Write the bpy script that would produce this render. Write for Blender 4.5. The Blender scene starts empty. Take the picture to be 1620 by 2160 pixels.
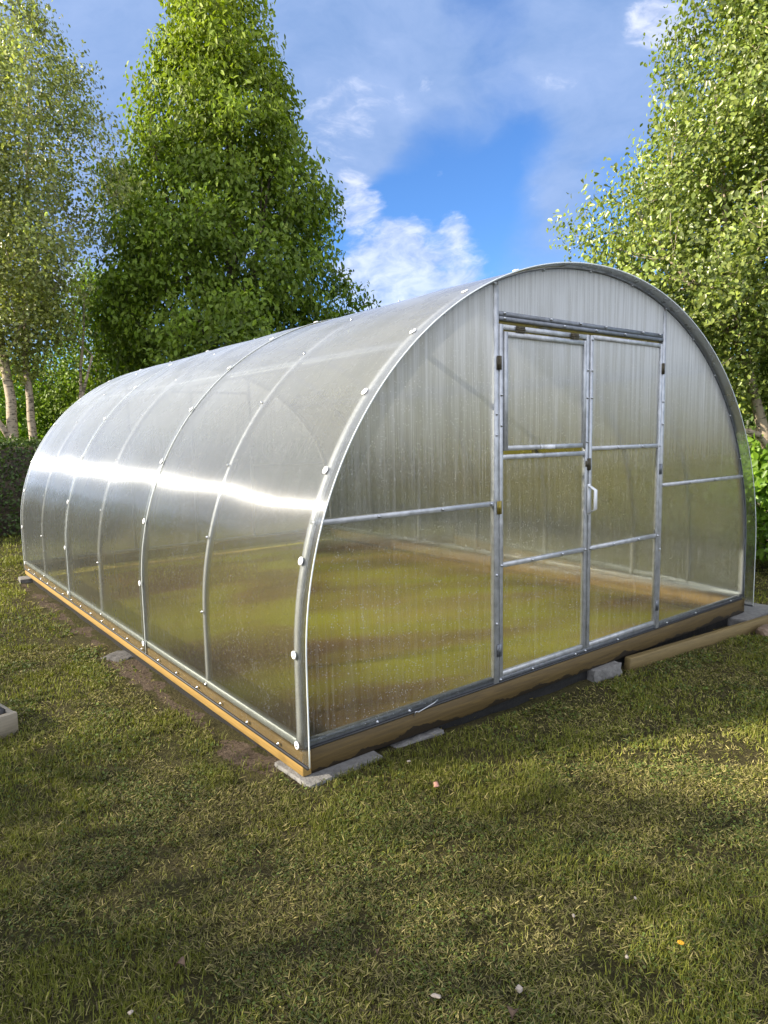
import bpy, math, random
import numpy as np
from mathutils import Vector, Matrix
R = math.radians
sc = bpy.context.scene
COL = sc.collection

# ------------------------------------------------------------------ camera, sky, sun, exposure
CAM = np.array([-1.4418, -2.4788, 1.3558])
YAW, PIT, ROL, FPX = .6612, -.1112, -.0193, 1431.85
fwd = Vector((math.sin(YAW)*math.cos(PIT), math.cos(YAW)*math.cos(PIT), math.sin(PIT)))
rt = fwd.cross(Vector((0, 0, 1))).normalized(); up = rt.cross(fwd)
cr = rt*math.cos(ROL)+up*math.sin(ROL); cu = up*math.cos(ROL)-rt*math.sin(ROL)
cd = bpy.data.cameras.new('camera'); cam = bpy.data.objects.new('camera', cd); COL.objects.link(cam)
cam.matrix_world = Matrix(((cr.x, cu.x, -fwd.x, CAM[0]), (cr.y, cu.y, -fwd.y, CAM[1]), (cr.z, cu.z, -fwd.z, CAM[2]), (0, 0, 0, 1)))
cd.sensor_fit = 'VERTICAL'; cd.sensor_height = 36; cd.lens = FPX/2160*36; cd.clip_end = 2000; cd.clip_start = .05
sc.camera = cam
SUN_EL, SUN_AZ = 25.6, 22.0            # azimuth: degrees from -X towards +Y
SD = Vector((-math.cos(R(SUN_EL))*math.cos(R(SUN_AZ)), math.cos(R(SUN_EL))*math.sin(R(SUN_AZ)), math.sin(R(SUN_EL))))
ld = bpy.data.lights.new('sun', 'SUN'); ld.energy = 5.0; ld.angle = R(.55); ld.color = (1, .89, .72)
lo = bpy.data.objects.new('sun', ld); COL.objects.link(lo); lo.rotation_euler = SD.to_track_quat('Z', 'Y').to_euler(); lo.location = (-20, 5, 12)
sc.view_settings.view_transform = 'Standard'; sc.view_settings.look = 'None'; sc.view_settings.gamma = 1
sc.view_settings.exposure = 1.25
cy = sc.cycles
cy.use_denoising = True
try: cy.denoiser = 'OPENIMAGEDENOISE'; cy.denoising_prefilter = 'ACCURATE'; cy.denoising_input_passes = 'RGB_ALBEDO_NORMAL'
except Exception: pass
cy.max_bounces = 14; cy.transparent_max_bounces = 24; cy.transmission_bounces = 12; cy.glossy_bounces = 4; cy.diffuse_bounces = 3
cy.sample_clamp_indirect = 4; cy.caustics_refractive = False; cy.caustics_reflective = False


def nd(nt, typ, **kw):
    n = nt.nodes.new(typ)
    for k, v in kw.items():
        if k.startswith('i_'):
            key = k[2:]
            key = int(key) if key.isdigit() else key.replace('_', ' ')
            n.inputs[key].default_value = v
        else: setattr(n, k, v)
    return n


def L(nt, a, ai, b, bi): nt.links.new(a.outputs[ai], b.inputs[bi])


def mth(nt, op, a, b=None, c=None, clamp=False):
    n = nt.nodes.new('ShaderNodeMath'); n.operation = op; n.use_clamp = clamp
    for i, v in enumerate((a, b, c)):
        if v is None: continue
        if isinstance(v, (int, float)): n.inputs[i].default_value = v
        else: nt.links.new(v, n.inputs[i])
    return n.outputs[0]


def noise(nt, vec, scale, detail=3, rough=.5, dist=0):
    n = nd(nt, 'ShaderNodeTexNoise'); n.inputs['Scale'].default_value = scale; n.inputs['Detail'].default_value = detail
    n.inputs['Roughness'].default_value = rough; n.inputs['Distortion'].default_value = dist
    if vec is not None: nt.links.new(vec, n.inputs['Vector'])
    return n.outputs['Fac']


def ramp(nt, fac, stops):
    n = nt.nodes.new('ShaderNodeValToRGB'); e = n.color_ramp.elements
    while len(e) < len(stops): e.new(.5)
    for el, (p, c) in zip(e, stops):
        el.position = p; el.color = (*c, 1) if len(c) == 3 else c
    if fac is not None: nt.links.new(fac, n.inputs[0])
    return n.outputs[0]


def mixc(nt, fac, a, b, mode='MIX'):
    n = nt.nodes.new('ShaderNodeMix'); n.data_type = 'RGBA'; n.blend_type = mode
    for i, v in ((0, fac), (6, a), (7, b)):
        if isinstance(v, (int, float)): n.inputs[i].default_value = v
        elif isinstance(v, (tuple, list)): n.inputs[i].default_value = (*v, 1)
        else: nt.links.new(v, n.inputs[i])
    return n.outputs[2]


def mapping(nt, vec, scale=(1, 1, 1), rot=(0, 0, 0), loc=(0, 0, 0)):
    n = nt.nodes.new('ShaderNodeMapping'); n.inputs['Scale'].default_value = scale; n.inputs['Rotation'].default_value = rot
    n.inputs['Location'].default_value = loc; nt.links.new(vec, n.inputs['Vector']); return n.outputs[0]


# world: Nishita sky with procedural clouds
w = bpy.data.worlds.new('World'); sc.world = w; w.use_nodes = True; nt = w.node_tree; nt.nodes.clear()
out = nd(nt, 'ShaderNodeOutputWorld'); bg = nd(nt, 'ShaderNodeBackground')
sky = nd(nt, 'ShaderNodeTexSky', sky_type='NISHITA'); sky.sun_disc = False; sky.sun_elevation = R(SUN_EL)
sky.sun_rotation = R(-90+SUN_AZ); sky.air_density = 1.0; sky.dust_density = .3; sky.ozone_density = 3.0
tc = nd(nt, 'ShaderNodeTexCoord'); D = tc.outputs['Generated']
def pdir(px, py):
    v = fwd*FPX+cr*(px-810)-cu*(py-1080); return v.normalized()
# cloud field: direction flattened towards the horizon so the banks stretch sideways
mp = mapping(nt, D, (1, 1, 1.9), (R(12), R(8), 0))
warp = nd(nt, 'ShaderNodeTexNoise'); warp.inputs['Scale'].default_value = 3.2; warp.inputs['Detail'].default_value = 5; nt.links.new(mp, warp.inputs['Vector'])
wv = nd(nt, 'ShaderNodeVectorMath', operation='MULTIPLY_ADD'); L(nt, warp, 'Color', wv, 0); wv.inputs[1].default_value = (.25, .25, .25); nt.links.new(mp, wv.inputs[2])
n1 = noise(nt, wv.outputs[0], 2.6, 8, .56)
n2 = noise(nt, wv.outputs[0], 8.5, 8, .6)
n3 = noise(nt, wv.outputs[0], 30, 6, .6)
dirw = nd(nt, 'ShaderNodeVectorMath', operation='MULTIPLY_ADD'); L(nt, warp, 'Color', dirw, 0); dirw.inputs[1].default_value = (.16, .16, .16)
sub = nd(nt, 'ShaderNodeVectorMath', operation='SUBTRACT'); nt.links.new(D, sub.inputs[0]); sub.inputs[1].default_value = (.08, .08, .08)
L(nt, sub, 0, dirw, 2)
def blob(px, py, rad, soft=.7):
    """1 inside an angular cap round a fixed compass direction, falling to 0 at rad (in degrees)"""
    v = pdir(px, py)
    d = nd(nt, 'ShaderNodeVectorMath', operation='DISTANCE'); L(nt, dirw, 0, d, 0); d.inputs[1].default_value = tuple(v)
    m = nd(nt, 'ShaderNodeMapRange', interpolation_type='SMOOTHSTEP'); L(nt, d, 'Value', m, 0)
    m.inputs[1].default_value = R(rad); m.inputs[2].default_value = R(rad)*(1-soft); m.inputs[3].default_value = 0; m.inputs[4].default_value = 1
    return m.outputs[0]
def add(*a):
    s = a[0]
    for b in a[1:]: s = mth(nt, 'ADD', s, b)
    return s
grey = add(mth(nt, 'MULTIPLY', blob(300, 100, 22), .9), mth(nt, 'MULTIPLY', blob(640, 60, 11), .6), mth(nt, 'MULTIPLY', blob(820, 150, 11), .6),
           mth(nt, 'MULTIPLY', blob(1150, 190, 13), .55), mth(nt, 'MULTIPLY', blob(1130, 480, 7), .5), mth(nt, 'MULTIPLY', blob(1330, 90, 8), .5),
           mth(nt, 'MULTIPLY', blob(650, 240, 7), .4), mth(nt, 'MULTIPLY', blob(-600, 300, 40), .5), mth(nt, 'MULTIPLY', blob(2600, 0, 38), .45))
vb = pdir(810, 3000); cb = nd(nt, 'ShaderNodeVectorMath', operation='DOT_PRODUCT'); nt.links.new(D, cb.inputs[0]); cb.inputs[1].default_value = tuple(-fwd)
back_fill = nd(nt, 'ShaderNodeMapRange', interpolation_type='SMOOTHSTEP'); L(nt, cb, 'Value', back_fill, 0); back_fill.inputs[1].default_value = -.55; back_fill.inputs[2].default_value = .15
hole = add(mth(nt, 'MULTIPLY', blob(930, 400, 10), .55), mth(nt, 'MULTIPLY', blob(1010, 60, 4.5), .3), mth(nt, 'MULTIPLY', blob(1100, 370, 5), .2))
gf = mth(nt, 'SUBTRACT', add(mth(nt, 'MULTIPLY', n1, 1.2), mth(nt, 'MULTIPLY', n2, .35), grey), hole)
gfac = nd(nt, 'ShaderNodeMapRange', interpolation_type='SMOOTHSTEP'); nt.links.new(gf, gfac.inputs[0]); gfac.inputs[1].default_value = .85; gfac.inputs[2].default_value = 1.5
white = add(mth(nt, 'MULTIPLY', blob(745, 420, 3.2, .8), .6), mth(nt, 'MULTIPLY', blob(830, 540, 4, .8), .5), mth(nt, 'MULTIPLY', blob(930, 585, 6, .8), .62),
            mth(nt, 'MULTIPLY', blob(1390, 30, 3.4, .8), .7), mth(nt, 'MULTIPLY', blob(680, 260, 5.5, .9), .42), mth(nt, 'MULTIPLY', blob(900, 150, 2.0, .9), .4), mth(nt, 'MULTIPLY', blob(780, 620, 7, .8), .6),
            mth(nt, 'MULTIPLY', blob(100, 800, 17, .8), .5), mth(nt, 'MULTIPLY', blob(960, 480, 1.8, .9), .35), mth(nt, 'MULTIPLY', blob(1500, 60, 4, .9), .4))
wf = add(mth(nt, 'MULTIPLY', n2, 1.9), mth(nt, 'MULTIPLY', n3, .6), mth(nt, 'SUBTRACT', white, .55))
wfac = nd(nt, 'ShaderNodeMapRange', interpolation_type='SMOOTHSTEP'); nt.links.new(wf, wfac.inputs[0]); wfac.inputs[1].default_value = .98; wfac.inputs[2].default_value = 1.5
gcol = ramp(nt, n2, [(.3, (2.8, 4.4, 7.8)), (.7, (4.3, 5.8, 9.2))])
wcol = ramp(nt, n3, [(.35, (5.6, 6.6, 9.4)), (.65, (11.0, 11.4, 13))])
blue = mixc(nt, 1.0, sky.outputs[0], (1.15, 1.7, 2.4), 'MULTIPLY')
c1 = mixc(nt, mth(nt, 'MULTIPLY', gfac.outputs[0], .88), blue, gcol)
c2 = mixc(nt, mth(nt, 'MULTIPLY', wfac.outputs[0], .66), c1, wcol)
c2 = mixc(nt, mth(nt, 'MULTIPLY', back_fill.outputs[0], ramp(nt, n1, [(.35, (.35, .35, .35)), (.6, (1, 1, 1))])), c2, ramp(nt, n2, [(.3, (12, 12.5, 14.5)), (.7, (28, 28, 28.5))]))  # bright unseen clouds behind the camera, added as fill light
nt.links.new(c2, bg.inputs['Color']); bg.inputs['Strength'].default_value = .043
L(nt, bg, 0, out, 0)

# ------------------------------------------------------------------ helpers
def tag(o, label=None, cat=None, group=None, kind=None):
    if label: o['label'] = label
    if cat: o['category'] = cat
    if group: o['group'] = group
    if kind: o['kind'] = kind
    return o


def empty(name, loc=(0, 0, 0), rz=0):
    o = bpy.data.objects.new(name, None); COL.objects.link(o); o.location = loc; o.rotation_euler.z = rz
    o.empty_display_size = .2
    return o


def mesh_np(name, V, quads=None, tris=None, mat=None, parent=None, smooth=False, tint=None):
    me = bpy.data.meshes.new(name)
    V = np.asarray(V, np.float32).reshape(-1, 3)
    nq = 0 if quads is None else len(quads); nt_ = 0 if tris is None else len(tris)
    idx = []
    if nq: idx.append(np.asarray(quads, np.int32).ravel())
    if nt_: idx.append(np.asarray(tris, np.int32).ravel())
    idx = np.concatenate(idx)
    me.vertices.add(len(V)); me.vertices.foreach_set('co', V.ravel())
    me.loops.add(len(idx)); me.loops.foreach_set('vertex_index', idx)
    me.polygons.add(nq+nt_)
    st = np.concatenate([np.arange(nq)*4, nq*4+np.arange(nt_)*3]).astype(np.int32)
    me.polygons.foreach_set('loop_start', st)
    try: me.polygons.foreach_set('loop_total', np.concatenate([np.full(nq, 4), np.full(nt_, 3)]).astype(np.int32))
    except Exception: pass
    if smooth: me.polygons.foreach_set('use_smooth', np.ones(nq+nt_, bool))
    me.update(calc_edges=True)
    if tint is not None:
        at = me.color_attributes.new('tint', 'FLOAT_COLOR', 'POINT')
        T = np.ones((len(V), 4), np.float32); T[:, :3] = tint; at.data.foreach_set('color', T.ravel())
    if mat: me.materials.append(mat)
    o = bpy.data.objects.new(name, me); COL.objects.link(o)
    if parent: o.parent = parent
    return o


class MB:
    def __init__(s): s.v = []; s.q = []; s.t = []; s.n = 0
    def addv(s, v): i = s.n; s.v += [tuple(x) for x in v]; s.n += len(v); return i
    def box(s, lo, hi, bev=0, M=None):
        (x0, y0, z0), (x1, y1, z1) = lo, hi
        if bev <= 0:
            v = [(x, y, z) for z in (z0, z1) for x, y in ((x0, y0), (x1, y0), (x1, y1), (x0, y1))]
            if M: v = [M @ Vector(p) for p in v]
            i = s.addv(v)
            for f in ((0, 3, 2, 1), (4, 5, 6, 7), (0, 1, 5, 4), (1, 2, 6, 5), (2, 3, 7, 6), (3, 0, 4, 7)): s.q.append(tuple(i+k for k in f))
            return s
        b = bev; rings = []
        for z, d in ((z0, b), (z0+b, 0), (z1-b, 0), (z1, b)):
            e = d
            rings.append([(x0+e+ (b if not e else 0)*0, y0+e, z), (x1-e, y0+e, z), (x1-e, y1-e, z), (x0+e, y1-e, z)])
        # chamfer vertical edges as well: 8 points per ring
        rings = []
        for z, d in ((z0, b), (z0+b, 0), (z1-b, 0), (z1, b)):
            X0, X1, Y0, Y1 = x0+d, x1-d, y0+d, y1-d
            rings.append([(X0+b, Y0, z), (X1-b, Y0, z), (X1, Y0+b, z), (X1, Y1-b, z), (X1-b, Y1, z), (X0+b, Y1, z), (X0, Y1-b, z), (X0, Y0+b, z)])
        v = [p for r in rings for p in r]
        if M: v = [M @ Vector(p) for p in v]
        i = s.addv(v)
        for k in range(3):
            for j in range(8):
                j2 = (j+1) % 8; s.q.append((i+k*8+j, i+k*8+j2, i+k*8+8+j2, i+k*8+8+j))
        for base, rev in ((i, True), (i+24, False)):
            P = [base+j for j in range(8)]
            for q in ((0, 1, 2, 3), (0, 3, 4, 7), (7, 4, 5, 6)):
                qq = [P[a] for a in q]; s.q.append(tuple(qq[::-1] if rev else qq))
        return s
    def sweep(s, pts, rad, sides=8, frame=None, cap=True, rect=None):
        """tube along pts; rad = number or list; rect=(w,h) gives a rectangular bar using frame (side vector)"""
        pts = [Vector(p) for p in pts]; n = len(pts); rings = []
        prev = None
        for i, p in enumerate(pts):
            d = (pts[min(i+1, n-1)]-pts[max(i-1, 0)]).normalized()
            if frame is not None: a = Vector(frame); a = (a-d*a.dot(d)).normalized()
            else:
                a = prev if prev is not None else (Vector((0, 0, 1)) if abs(d.z) < .9 else Vector((1, 0, 0)))
                a = (a-d*a.dot(d)).normalized(); prev = a
            b = d.cross(a)
            r = rad[i] if isinstance(rad, (list, tuple)) else rad
            if rect: rings.append([p+a*x*rect[0]/2+b*y*rect[1]/2 for x, y in ((-1, -1), (1, -1), (1, 1), (-1, 1))])
            else: rings.append([p+(a*math.cos(2*math.pi*k/sides)+b*math.sin(2*math.pi*k/sides))*r for k in range(sides)])
        m = len(rings[0]); i0 = s.addv([q for r in rings for q in r])
        for i in range(n-1):
            for k in range(m):
                k2 = (k+1) % m; s.q.append((i0+i*m+k, i0+i*m+k2, i0+(i+1)*m+k2, i0+(i+1)*m+k))
        if cap:
            for e, pp in ((0, pts[0]), (n-1, pts[-1])):
                c = s.addv([pp])
                for k in range(m):
                    k2 = (k+1) % m
                    s.t.append((c, i0+e*m+k2, i0+e*m+k) if e == 0 else (c, i0+e*m+k, i0+e*m+k2))
        return s
    def disc(s, c, axis, r, h, sides=14, dome=0):
        a = Vector(axis).normalized(); c = Vector(c)
        return s.sweep([c, c+a*h*.7, c+a*h, c+a*h*1.001], [r, r, r*.82, r*.3], sides)
    def build(s, name, mat, parent=None, smooth=False):
        o = mesh_np(name, s.v, s.q or None, s.t or None, mat, parent, smooth)
        return o


def newmat(name):
    m = bpy.data.materials.new(name); m.use_nodes = True; nt = m.node_tree; nt.nodes.clear()
    o = nd(nt, 'ShaderNodeOutputMaterial'); return m, nt, o


def pbr(name, col, rough=.6, metal=0, nscale=0, namp=.15, bump=0, bscale=60, col2=None, coords='Object', stretch=(1, 1, 1), spec=.5):
    m, nt, o = newmat(name); b = nd(nt, 'ShaderNodeBsdfPrincipled'); L(nt, b, 0, o, 0)
    b.inputs['Roughness'].default_value = rough; b.inputs['Metallic'].default_value = metal
    b.inputs['Specular IOR Level'].default_value = spec
    tc = nd(nt, 'ShaderNodeTexCoord'); v = mapping(nt, tc.outputs[coords], stretch)
    if nscale:
        f = noise(nt, v, nscale, 6, .62)
        c2 = col2 or tuple(c*(1-namp*2) for c in col)
        nt.links.new(ramp(nt, f, [(.3, c2), (.68, col)]), b.inputs['Base Color'])
        nt.links.new(mth(nt, 'ADD', mth(nt, 'MULTIPLY', f, .25), rough-.12), b.inputs['Roughness'])
    else: b.inputs['Base Color'].default_value = (*col, 1)
    if bump:
        bn = nd(nt, 'ShaderNodeBump'); bn.inputs['Strength'].default_value = bump; bn.inputs['Distance'].default_value = .01
        nt.links.new(noise(nt, v, bscale, 6, .6), bn.inputs['Height']); L(nt, bn, 0, b, 'Normal')
    return m


rng = np.random.default_rng(11)
def vnoise(x, y, s, seed=0):
    """smooth value noise on a lattice of spacing s"""
    x = np.asarray(x)/s; y = np.asarray(y)/s
    xi = np.floor(x).astype(np.int64); yi = np.floor(y).astype(np.int64); fx = x-xi; fy = y-yi
    fx = fx*fx*(3-2*fx); fy = fy*fy*(3-2*fy)
    def h(a, b):
        n = (a*374761393+b*668265263+seed*974711) & 0x7fffffff
        n = ((n ^ (n >> 13))*1274126177) & 0x7fffffff
        return ((n ^ (n >> 16)) & 0xffff)/65535.
    return (h(xi, yi)*(1-fx)+h(xi+1, yi)*fx)*(1-fy)+(h(xi, yi+1)*(1-fx)+h(xi+1, yi+1)*fx)*fy
def fbm(x, y, s, seed=0):
    return (vnoise(x, y, s, seed)+.5*vnoise(x, y, s*.47, seed+7)+.25*vnoise(x, y, s*.21, seed+13))/1.75


def gh(x, y):
    """height of the lawn"""
    x = np.asarray(x, float); y = np.asarray(y, float)
    d2 = (x-.2)**2+(y+.05)**2
    h = -.178+.036*np.exp(-d2/.45)
    t = np.clip((x-.7)/1.4, 0, 1); h = h-.030*(t*t*(3-2*t))*np.where((x < 4.3) & (y < 6.1), np.clip((.10-y)/.14, 0, 1), 1)
    far = np.clip((np.hypot(x, y)-12)/30, 0, 1)
    h = h+(fbm(x, y, 1.3, 3)-.5)*.035*(1+far)
    return h

# materials
M = {}
M['galv'] = pbr('galvanised_steel', (.56, .58, .60), .42, .45, 22, .2, .12, 120)
M['galv_dark'] = pbr('dull_galvanised_steel', (.24, .26, .29), .45, .5, 30, .22, .12, 120)
M['galv_light'] = pbr('lit_galvanised_steel', (.74, .76, .77), .4, .15, 22, .08, .1, 120)  # lighter copy for the arches, light scattered by the sheet put into its colour
M['screw'] = pbr('zinc_screw', (.5, .52, .55), .3, .9)
M['rust'] = pbr('tarnished_hinge', (.13, .11, .07), .6, .5, 60, .3, .2, 150)
M['brass'] = pbr('yellowed_hinge', (.38, .30, .07), .45, .6, 60, .2)
M['whiteplastic'] = pbr('white_plastic', (.8, .82, .84), .35)
M['rubber'] = pbr('black_seal', (.03, .032, .036), .6)
M['white_rail'] = pbr('pale_inner_rail', (.62, .66, .66), .45, .3, 30, .1)


def wood_mat(name, c1, c2, wet=None, axis=0, rough=.7):
    m, nt, o = newmat(name); b = nd(nt, 'ShaderNodeBsdfPrincipled'); L(nt, b, 0, o, 0)
    tc = nd(nt, 'ShaderNodeTexCoord')
    st = [14, 14, 14]; st[axis] = .8
    v = mapping(nt, tc.outputs['Object'], tuple(st))
    f = noise(nt, v, 6, 8, .65, .6)
    g = noise(nt, tc.outputs['Object'], 3.5, 5, .6)
    base = ramp(nt, f, [(.28, c2), (.5, tuple((a+b_)/2 for a, b_ in zip(c1, c2))), (.68, c1)])
    base = mixc(nt, mth(nt, 'MULTIPLY', g, .45), base, tuple(a*.72 for a in c1))
    vo = nd(nt, 'ShaderNodeTexVoronoi'); vo.inputs['Scale'].default_value = 1
    ks = [5, 5, 5]; ks[axis] = 2.2
    nt.links.new(mapping(nt, tc.outputs['Object'], tuple(ks)), vo.inputs['Vector'])
    base = mixc(nt, mth(nt, 'LESS_THAN', vo.outputs['Distance'], .045), base, (.06, .035, .015))
    if wet:
        s = nd(nt, 'ShaderNodeSeparateXYZ'); nt.links.new(tc.outputs['Object'], s.inputs[0])
        n = noise(nt, mapping(nt, tc.outputs['Object'], (1, 1, 1)), 2.3, 6, .62)
        hgt = mth(nt, 'MULTIPLY', mth(nt, 'SUBTRACT', s.outputs[2], wet[0]), -1/wet[1])
        wf = mth(nt, 'GREATER_THAN', mth(nt, 'ADD', hgt, mth(nt, 'MULTIPLY', n, 1.8)), .93)
        base = mixc(nt, wf, base, tuple(a*.4 for a in c2))
    nt.links.new(base, b.inputs['Base Color']); b.inputs['Roughness'].default_value = rough
    bn = nd(nt, 'ShaderNodeBump'); bn.inputs['Strength'].default_value = .35; bn.inputs['Distance'].default_value = .006
    nt.links.new(f, bn.inputs['Height']); L(nt, bn, 0, b, 'Normal')
    return m


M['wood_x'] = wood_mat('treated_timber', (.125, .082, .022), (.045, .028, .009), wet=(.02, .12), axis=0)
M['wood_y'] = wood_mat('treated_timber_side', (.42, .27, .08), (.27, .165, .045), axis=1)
M['wood_inner'] = wood_mat('sunlit_inner_timber', (.62, .42, .15), (.48, .31, .10), axis=1)  # lighter timber copy, sunlight on the inner face put into its colour
M['plank'] = wood_mat('loose_plank', (.20, .145, .055), (.11, .08, .03), axis=0)
M['grey_wood'] = wood_mat('weathered_timber', (.36, .32, .25), (.22, .20, .15), axis=0)
M['concrete'] = pbr('concrete', (.21, .205, .195), .9, 0, 30, .22, .8, 70)
M['rubble'] = pbr('dirty_concrete', (.12, .115, .11), .95, 0, 25, .3, 1, 60)
M['stone'] = pbr('rough_stone', (.22, .16, .12), .95, 0, 12, .3, 1, 30, col2=(.09, .06, .04))


def sheet_mat(name, axis, kind):
    """twin wall polycarbonate: clear, ribbed along the other axis, so it smears what lies behind across its ribs"""
    m, nt, o = newmat(name)
    tc = nd(nt, 'ShaderNodeTexCoord'); ob = tc.outputs['Object']
    s = nd(nt, 'ShaderNodeSeparateXYZ'); nt.links.new(ob, s.inputs[0]); a = s.outputs[axis]
    # ribs: random slopes across the rib direction (very stretched noise) plus the regular pitch
    st = [2.5, 2.5, 2.5]; st[axis] = 260
    rb = noise(nt, mapping(nt, ob, tuple(st)), 1, 2, .5)
    sine = mth(nt, 'SINE', mth(nt, 'MULTIPLY', a, 2*math.pi/.0058))
    hgt = mth(nt, 'ADD', mth(nt, 'MULTIPLY', rb, .9), mth(nt, 'MULTIPLY', sine, .16))
    bump = nd(nt, 'ShaderNodeBump'); bump.inputs['Distance'].default_value = .0030; bump.inputs['Strength'].default_value = 1
    nt.links.new(hgt, bump.inputs['Height'])
    wb = noise(nt, mapping(nt, ob, (1, 1, 1) if kind == 'side' else (1, 1, 1)), 6, 2, .5)
    b2 = nd(nt, 'ShaderNodeBump'); b2.inputs['Distance'].default_value = .010; b2.inputs['Strength'].default_value = .035
    nt.links.new(wb, b2.inputs['Height']); L(nt, b2, 0, bump, 'Normal')
    jn = nd(nt, 'ShaderNodeBump'); jn.inputs['Distance'].default_value = .0006; jn.inputs['Strength'].default_value = .12
    nt.links.new(noise(nt, ob, 45, 3, .6), jn.inputs['Height']); L(nt, b2, 0, jn, 'Normal')
    # refraction, glossy skin, faint milkiness
    # the ribs are far finer than a pixel: give each shading point its own rib slope across the ribs
    geo = nd(nt, 'ShaderNodeNewGeometry')
    wn = nd(nt, 'ShaderNodeTexWhiteNoise', noise_dimensions='3D'); nt.links.new(mapping(nt, ob, (9173., 9173., 9173.)), wn.inputs['Vector'])
    ax = [0, 0, 0]; ax[axis] = 1
    sv = nd(nt, 'ShaderNodeVectorMath', operation='SCALE'); sv.inputs[0].default_value = ax
    nt.links.new(mth(nt, 'MULTIPLY', mth(nt, 'SUBTRACT', wn.outputs['Value'], .5), 2.0 if kind == 'side' else 1.3), sv.inputs['Scale'])
    av = nd(nt, 'ShaderNodeVectorMath', operation='ADD'); L(nt, bump, 0, av, 0); L(nt, sv, 0, av, 1)
    nv = nd(nt, 'ShaderNodeVectorMath', operation='NORMALIZE'); L(nt, av, 0, nv, 0)
    rf = nd(nt, 'ShaderNodeBsdfRefraction'); rf.inputs['IOR'].default_value = 1.18; rf.inputs['Roughness'].default_value = .10
    rf.inputs['Color'].default_value = (.95, .96, .94, 1); L(nt, nv, 0, rf, 'Normal')
    tr = nd(nt, 'ShaderNodeBsdfTransparent'); tr.inputs['Color'].default_value = (.93, .96, .95, 1)
    gl = nd(nt, 'ShaderNodeBsdfAnisotropic', distribution='BECKMANN'); gl.inputs['Color'].default_value = (.8, .85, .92, 1); gl.inputs['Roughness'].default_value = .26 if kind == 'side' else .4; gl.inputs['Anisotropy'].default_value = .90 if kind == 'side' else .6
    L(nt, jn, 0, gl, 'Normal'); nt.links.new(mth(nt, 'ADD', mth(nt, 'MULTIPLY', noise(nt, ob, 3.5, 4, .6), .26), .14 if kind == 'side' else .3), gl.inputs['Roughness'])
    if kind == 'side':
        tg = nd(nt, 'ShaderNodeVectorMath', operation='CROSS_PRODUCT'); L(nt, geo, 'Normal', tg, 0); tg.inputs[1].default_value = (0, 1, 0); L(nt, tg, 0, gl, 'Tangent')
    else:
        tg = nd(nt, 'ShaderNodeCombineXYZ'); tg.inputs[2].default_value = 1; L(nt, tg, 0, gl, 'Tangent')
    tl = nd(nt, 'ShaderNodeBsdfTranslucent'); tl.inputs['Color'].default_value = (.88, .9, .9, 1)
    df = nd(nt, 'ShaderNodeBsdfDiffuse'); df.inputs['Color'].default_value = (.8, .83, .84, 1)
    mx = nd(nt, 'ShaderNodeMixShader'); mx.inputs[0].default_value = .62 if kind == 'side' else .8; L(nt, tr, 0, mx, 1); L(nt, rf, 0, mx, 2)
    # milkiness varies with condensation streaks running down the ribs and with droplets; its rise with height paints in brightness from behind
    st2 = [.9, .9, .9]; st2[axis] = 34 if kind != 'side' else 12
    run = noise(nt, mapping(nt, ob, tuple(st2)), 1, 5, .7)
    st3 = [1.4, 1.4, 1.4]; st3[axis] = 130
    fine = noise(nt, mapping(nt, ob, tuple(st3)), 1, 3, .7)
    vo = nd(nt, 'ShaderNodeTexVoronoi'); vo.inputs['Scale'].default_value = 1; vo.inputs['Randomness'].default_value = 1
    nt.links.new(mapping(nt, ob, (85, 85, 85)), vo.inputs['Vector'])
    patch = noise(nt, ob, 2.2, 4, .6)
    drop = mth(nt, 'MULTIPLY', mth(nt, 'LESS_THAN', vo.outputs['Distance'], .2), mth(nt, 'MULTIPLY', mth(nt, 'GREATER_THAN', noise(nt, ob, 24, 4, .6), .5), patch))
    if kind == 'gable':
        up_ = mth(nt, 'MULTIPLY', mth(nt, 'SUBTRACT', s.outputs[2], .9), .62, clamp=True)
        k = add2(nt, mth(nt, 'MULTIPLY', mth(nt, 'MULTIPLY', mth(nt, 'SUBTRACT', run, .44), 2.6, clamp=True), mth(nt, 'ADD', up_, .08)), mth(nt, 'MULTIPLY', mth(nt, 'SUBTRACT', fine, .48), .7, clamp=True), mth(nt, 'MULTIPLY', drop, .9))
        milk = mth(nt, 'ADD', mth(nt, 'MULTIPLY', k, 1.0), mth(nt, 'ADD', .03, mth(nt, 'MULTIPLY', mth(nt, 'MULTIPLY', mth(nt, 'SUBTRACT', s.outputs[2], 1.1), 1.25, clamp=True), .70)))  # whitens with height in place of the bright roof and sky behind
    else:
        sc1 = nd(nt, 'ShaderNodeTexNoise'); sc1.inputs['Scale'].default_value = 5; sc1.inputs['Detail'].default_value = 6; sc1.inputs['Distortion'].default_value = 2.5
        nt.links.new(mapping(nt, ob, (1, 2.4, 1)), sc1.inputs['Vector'])
        scr = mth(nt, 'LESS_THAN', mth(nt, 'ABSOLUTE', mth(nt, 'SUBTRACT', sc1.outputs['Fac'], .5)), .0022)
        scr = mth(nt, 'MULTIPLY', scr, mth(nt, 'GREATER_THAN', noise(nt, ob, 3.1, 3, .6), .56))
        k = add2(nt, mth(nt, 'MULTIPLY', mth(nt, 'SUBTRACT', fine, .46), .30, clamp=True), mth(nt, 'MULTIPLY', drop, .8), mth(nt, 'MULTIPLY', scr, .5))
        milk = mth(nt, 'ADD', mth(nt, 'MULTIPLY', k, .6), mth(nt, 'ADD', .02, mth(nt, 'MULTIPLY', mth(nt, 'MULTIPLY', mth(nt, 'SUBTRACT', s.outputs[2], .85), 1.1, clamp=True), .26)))  # upper part painted whiter, standing in for bright sky on the roof
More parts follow.
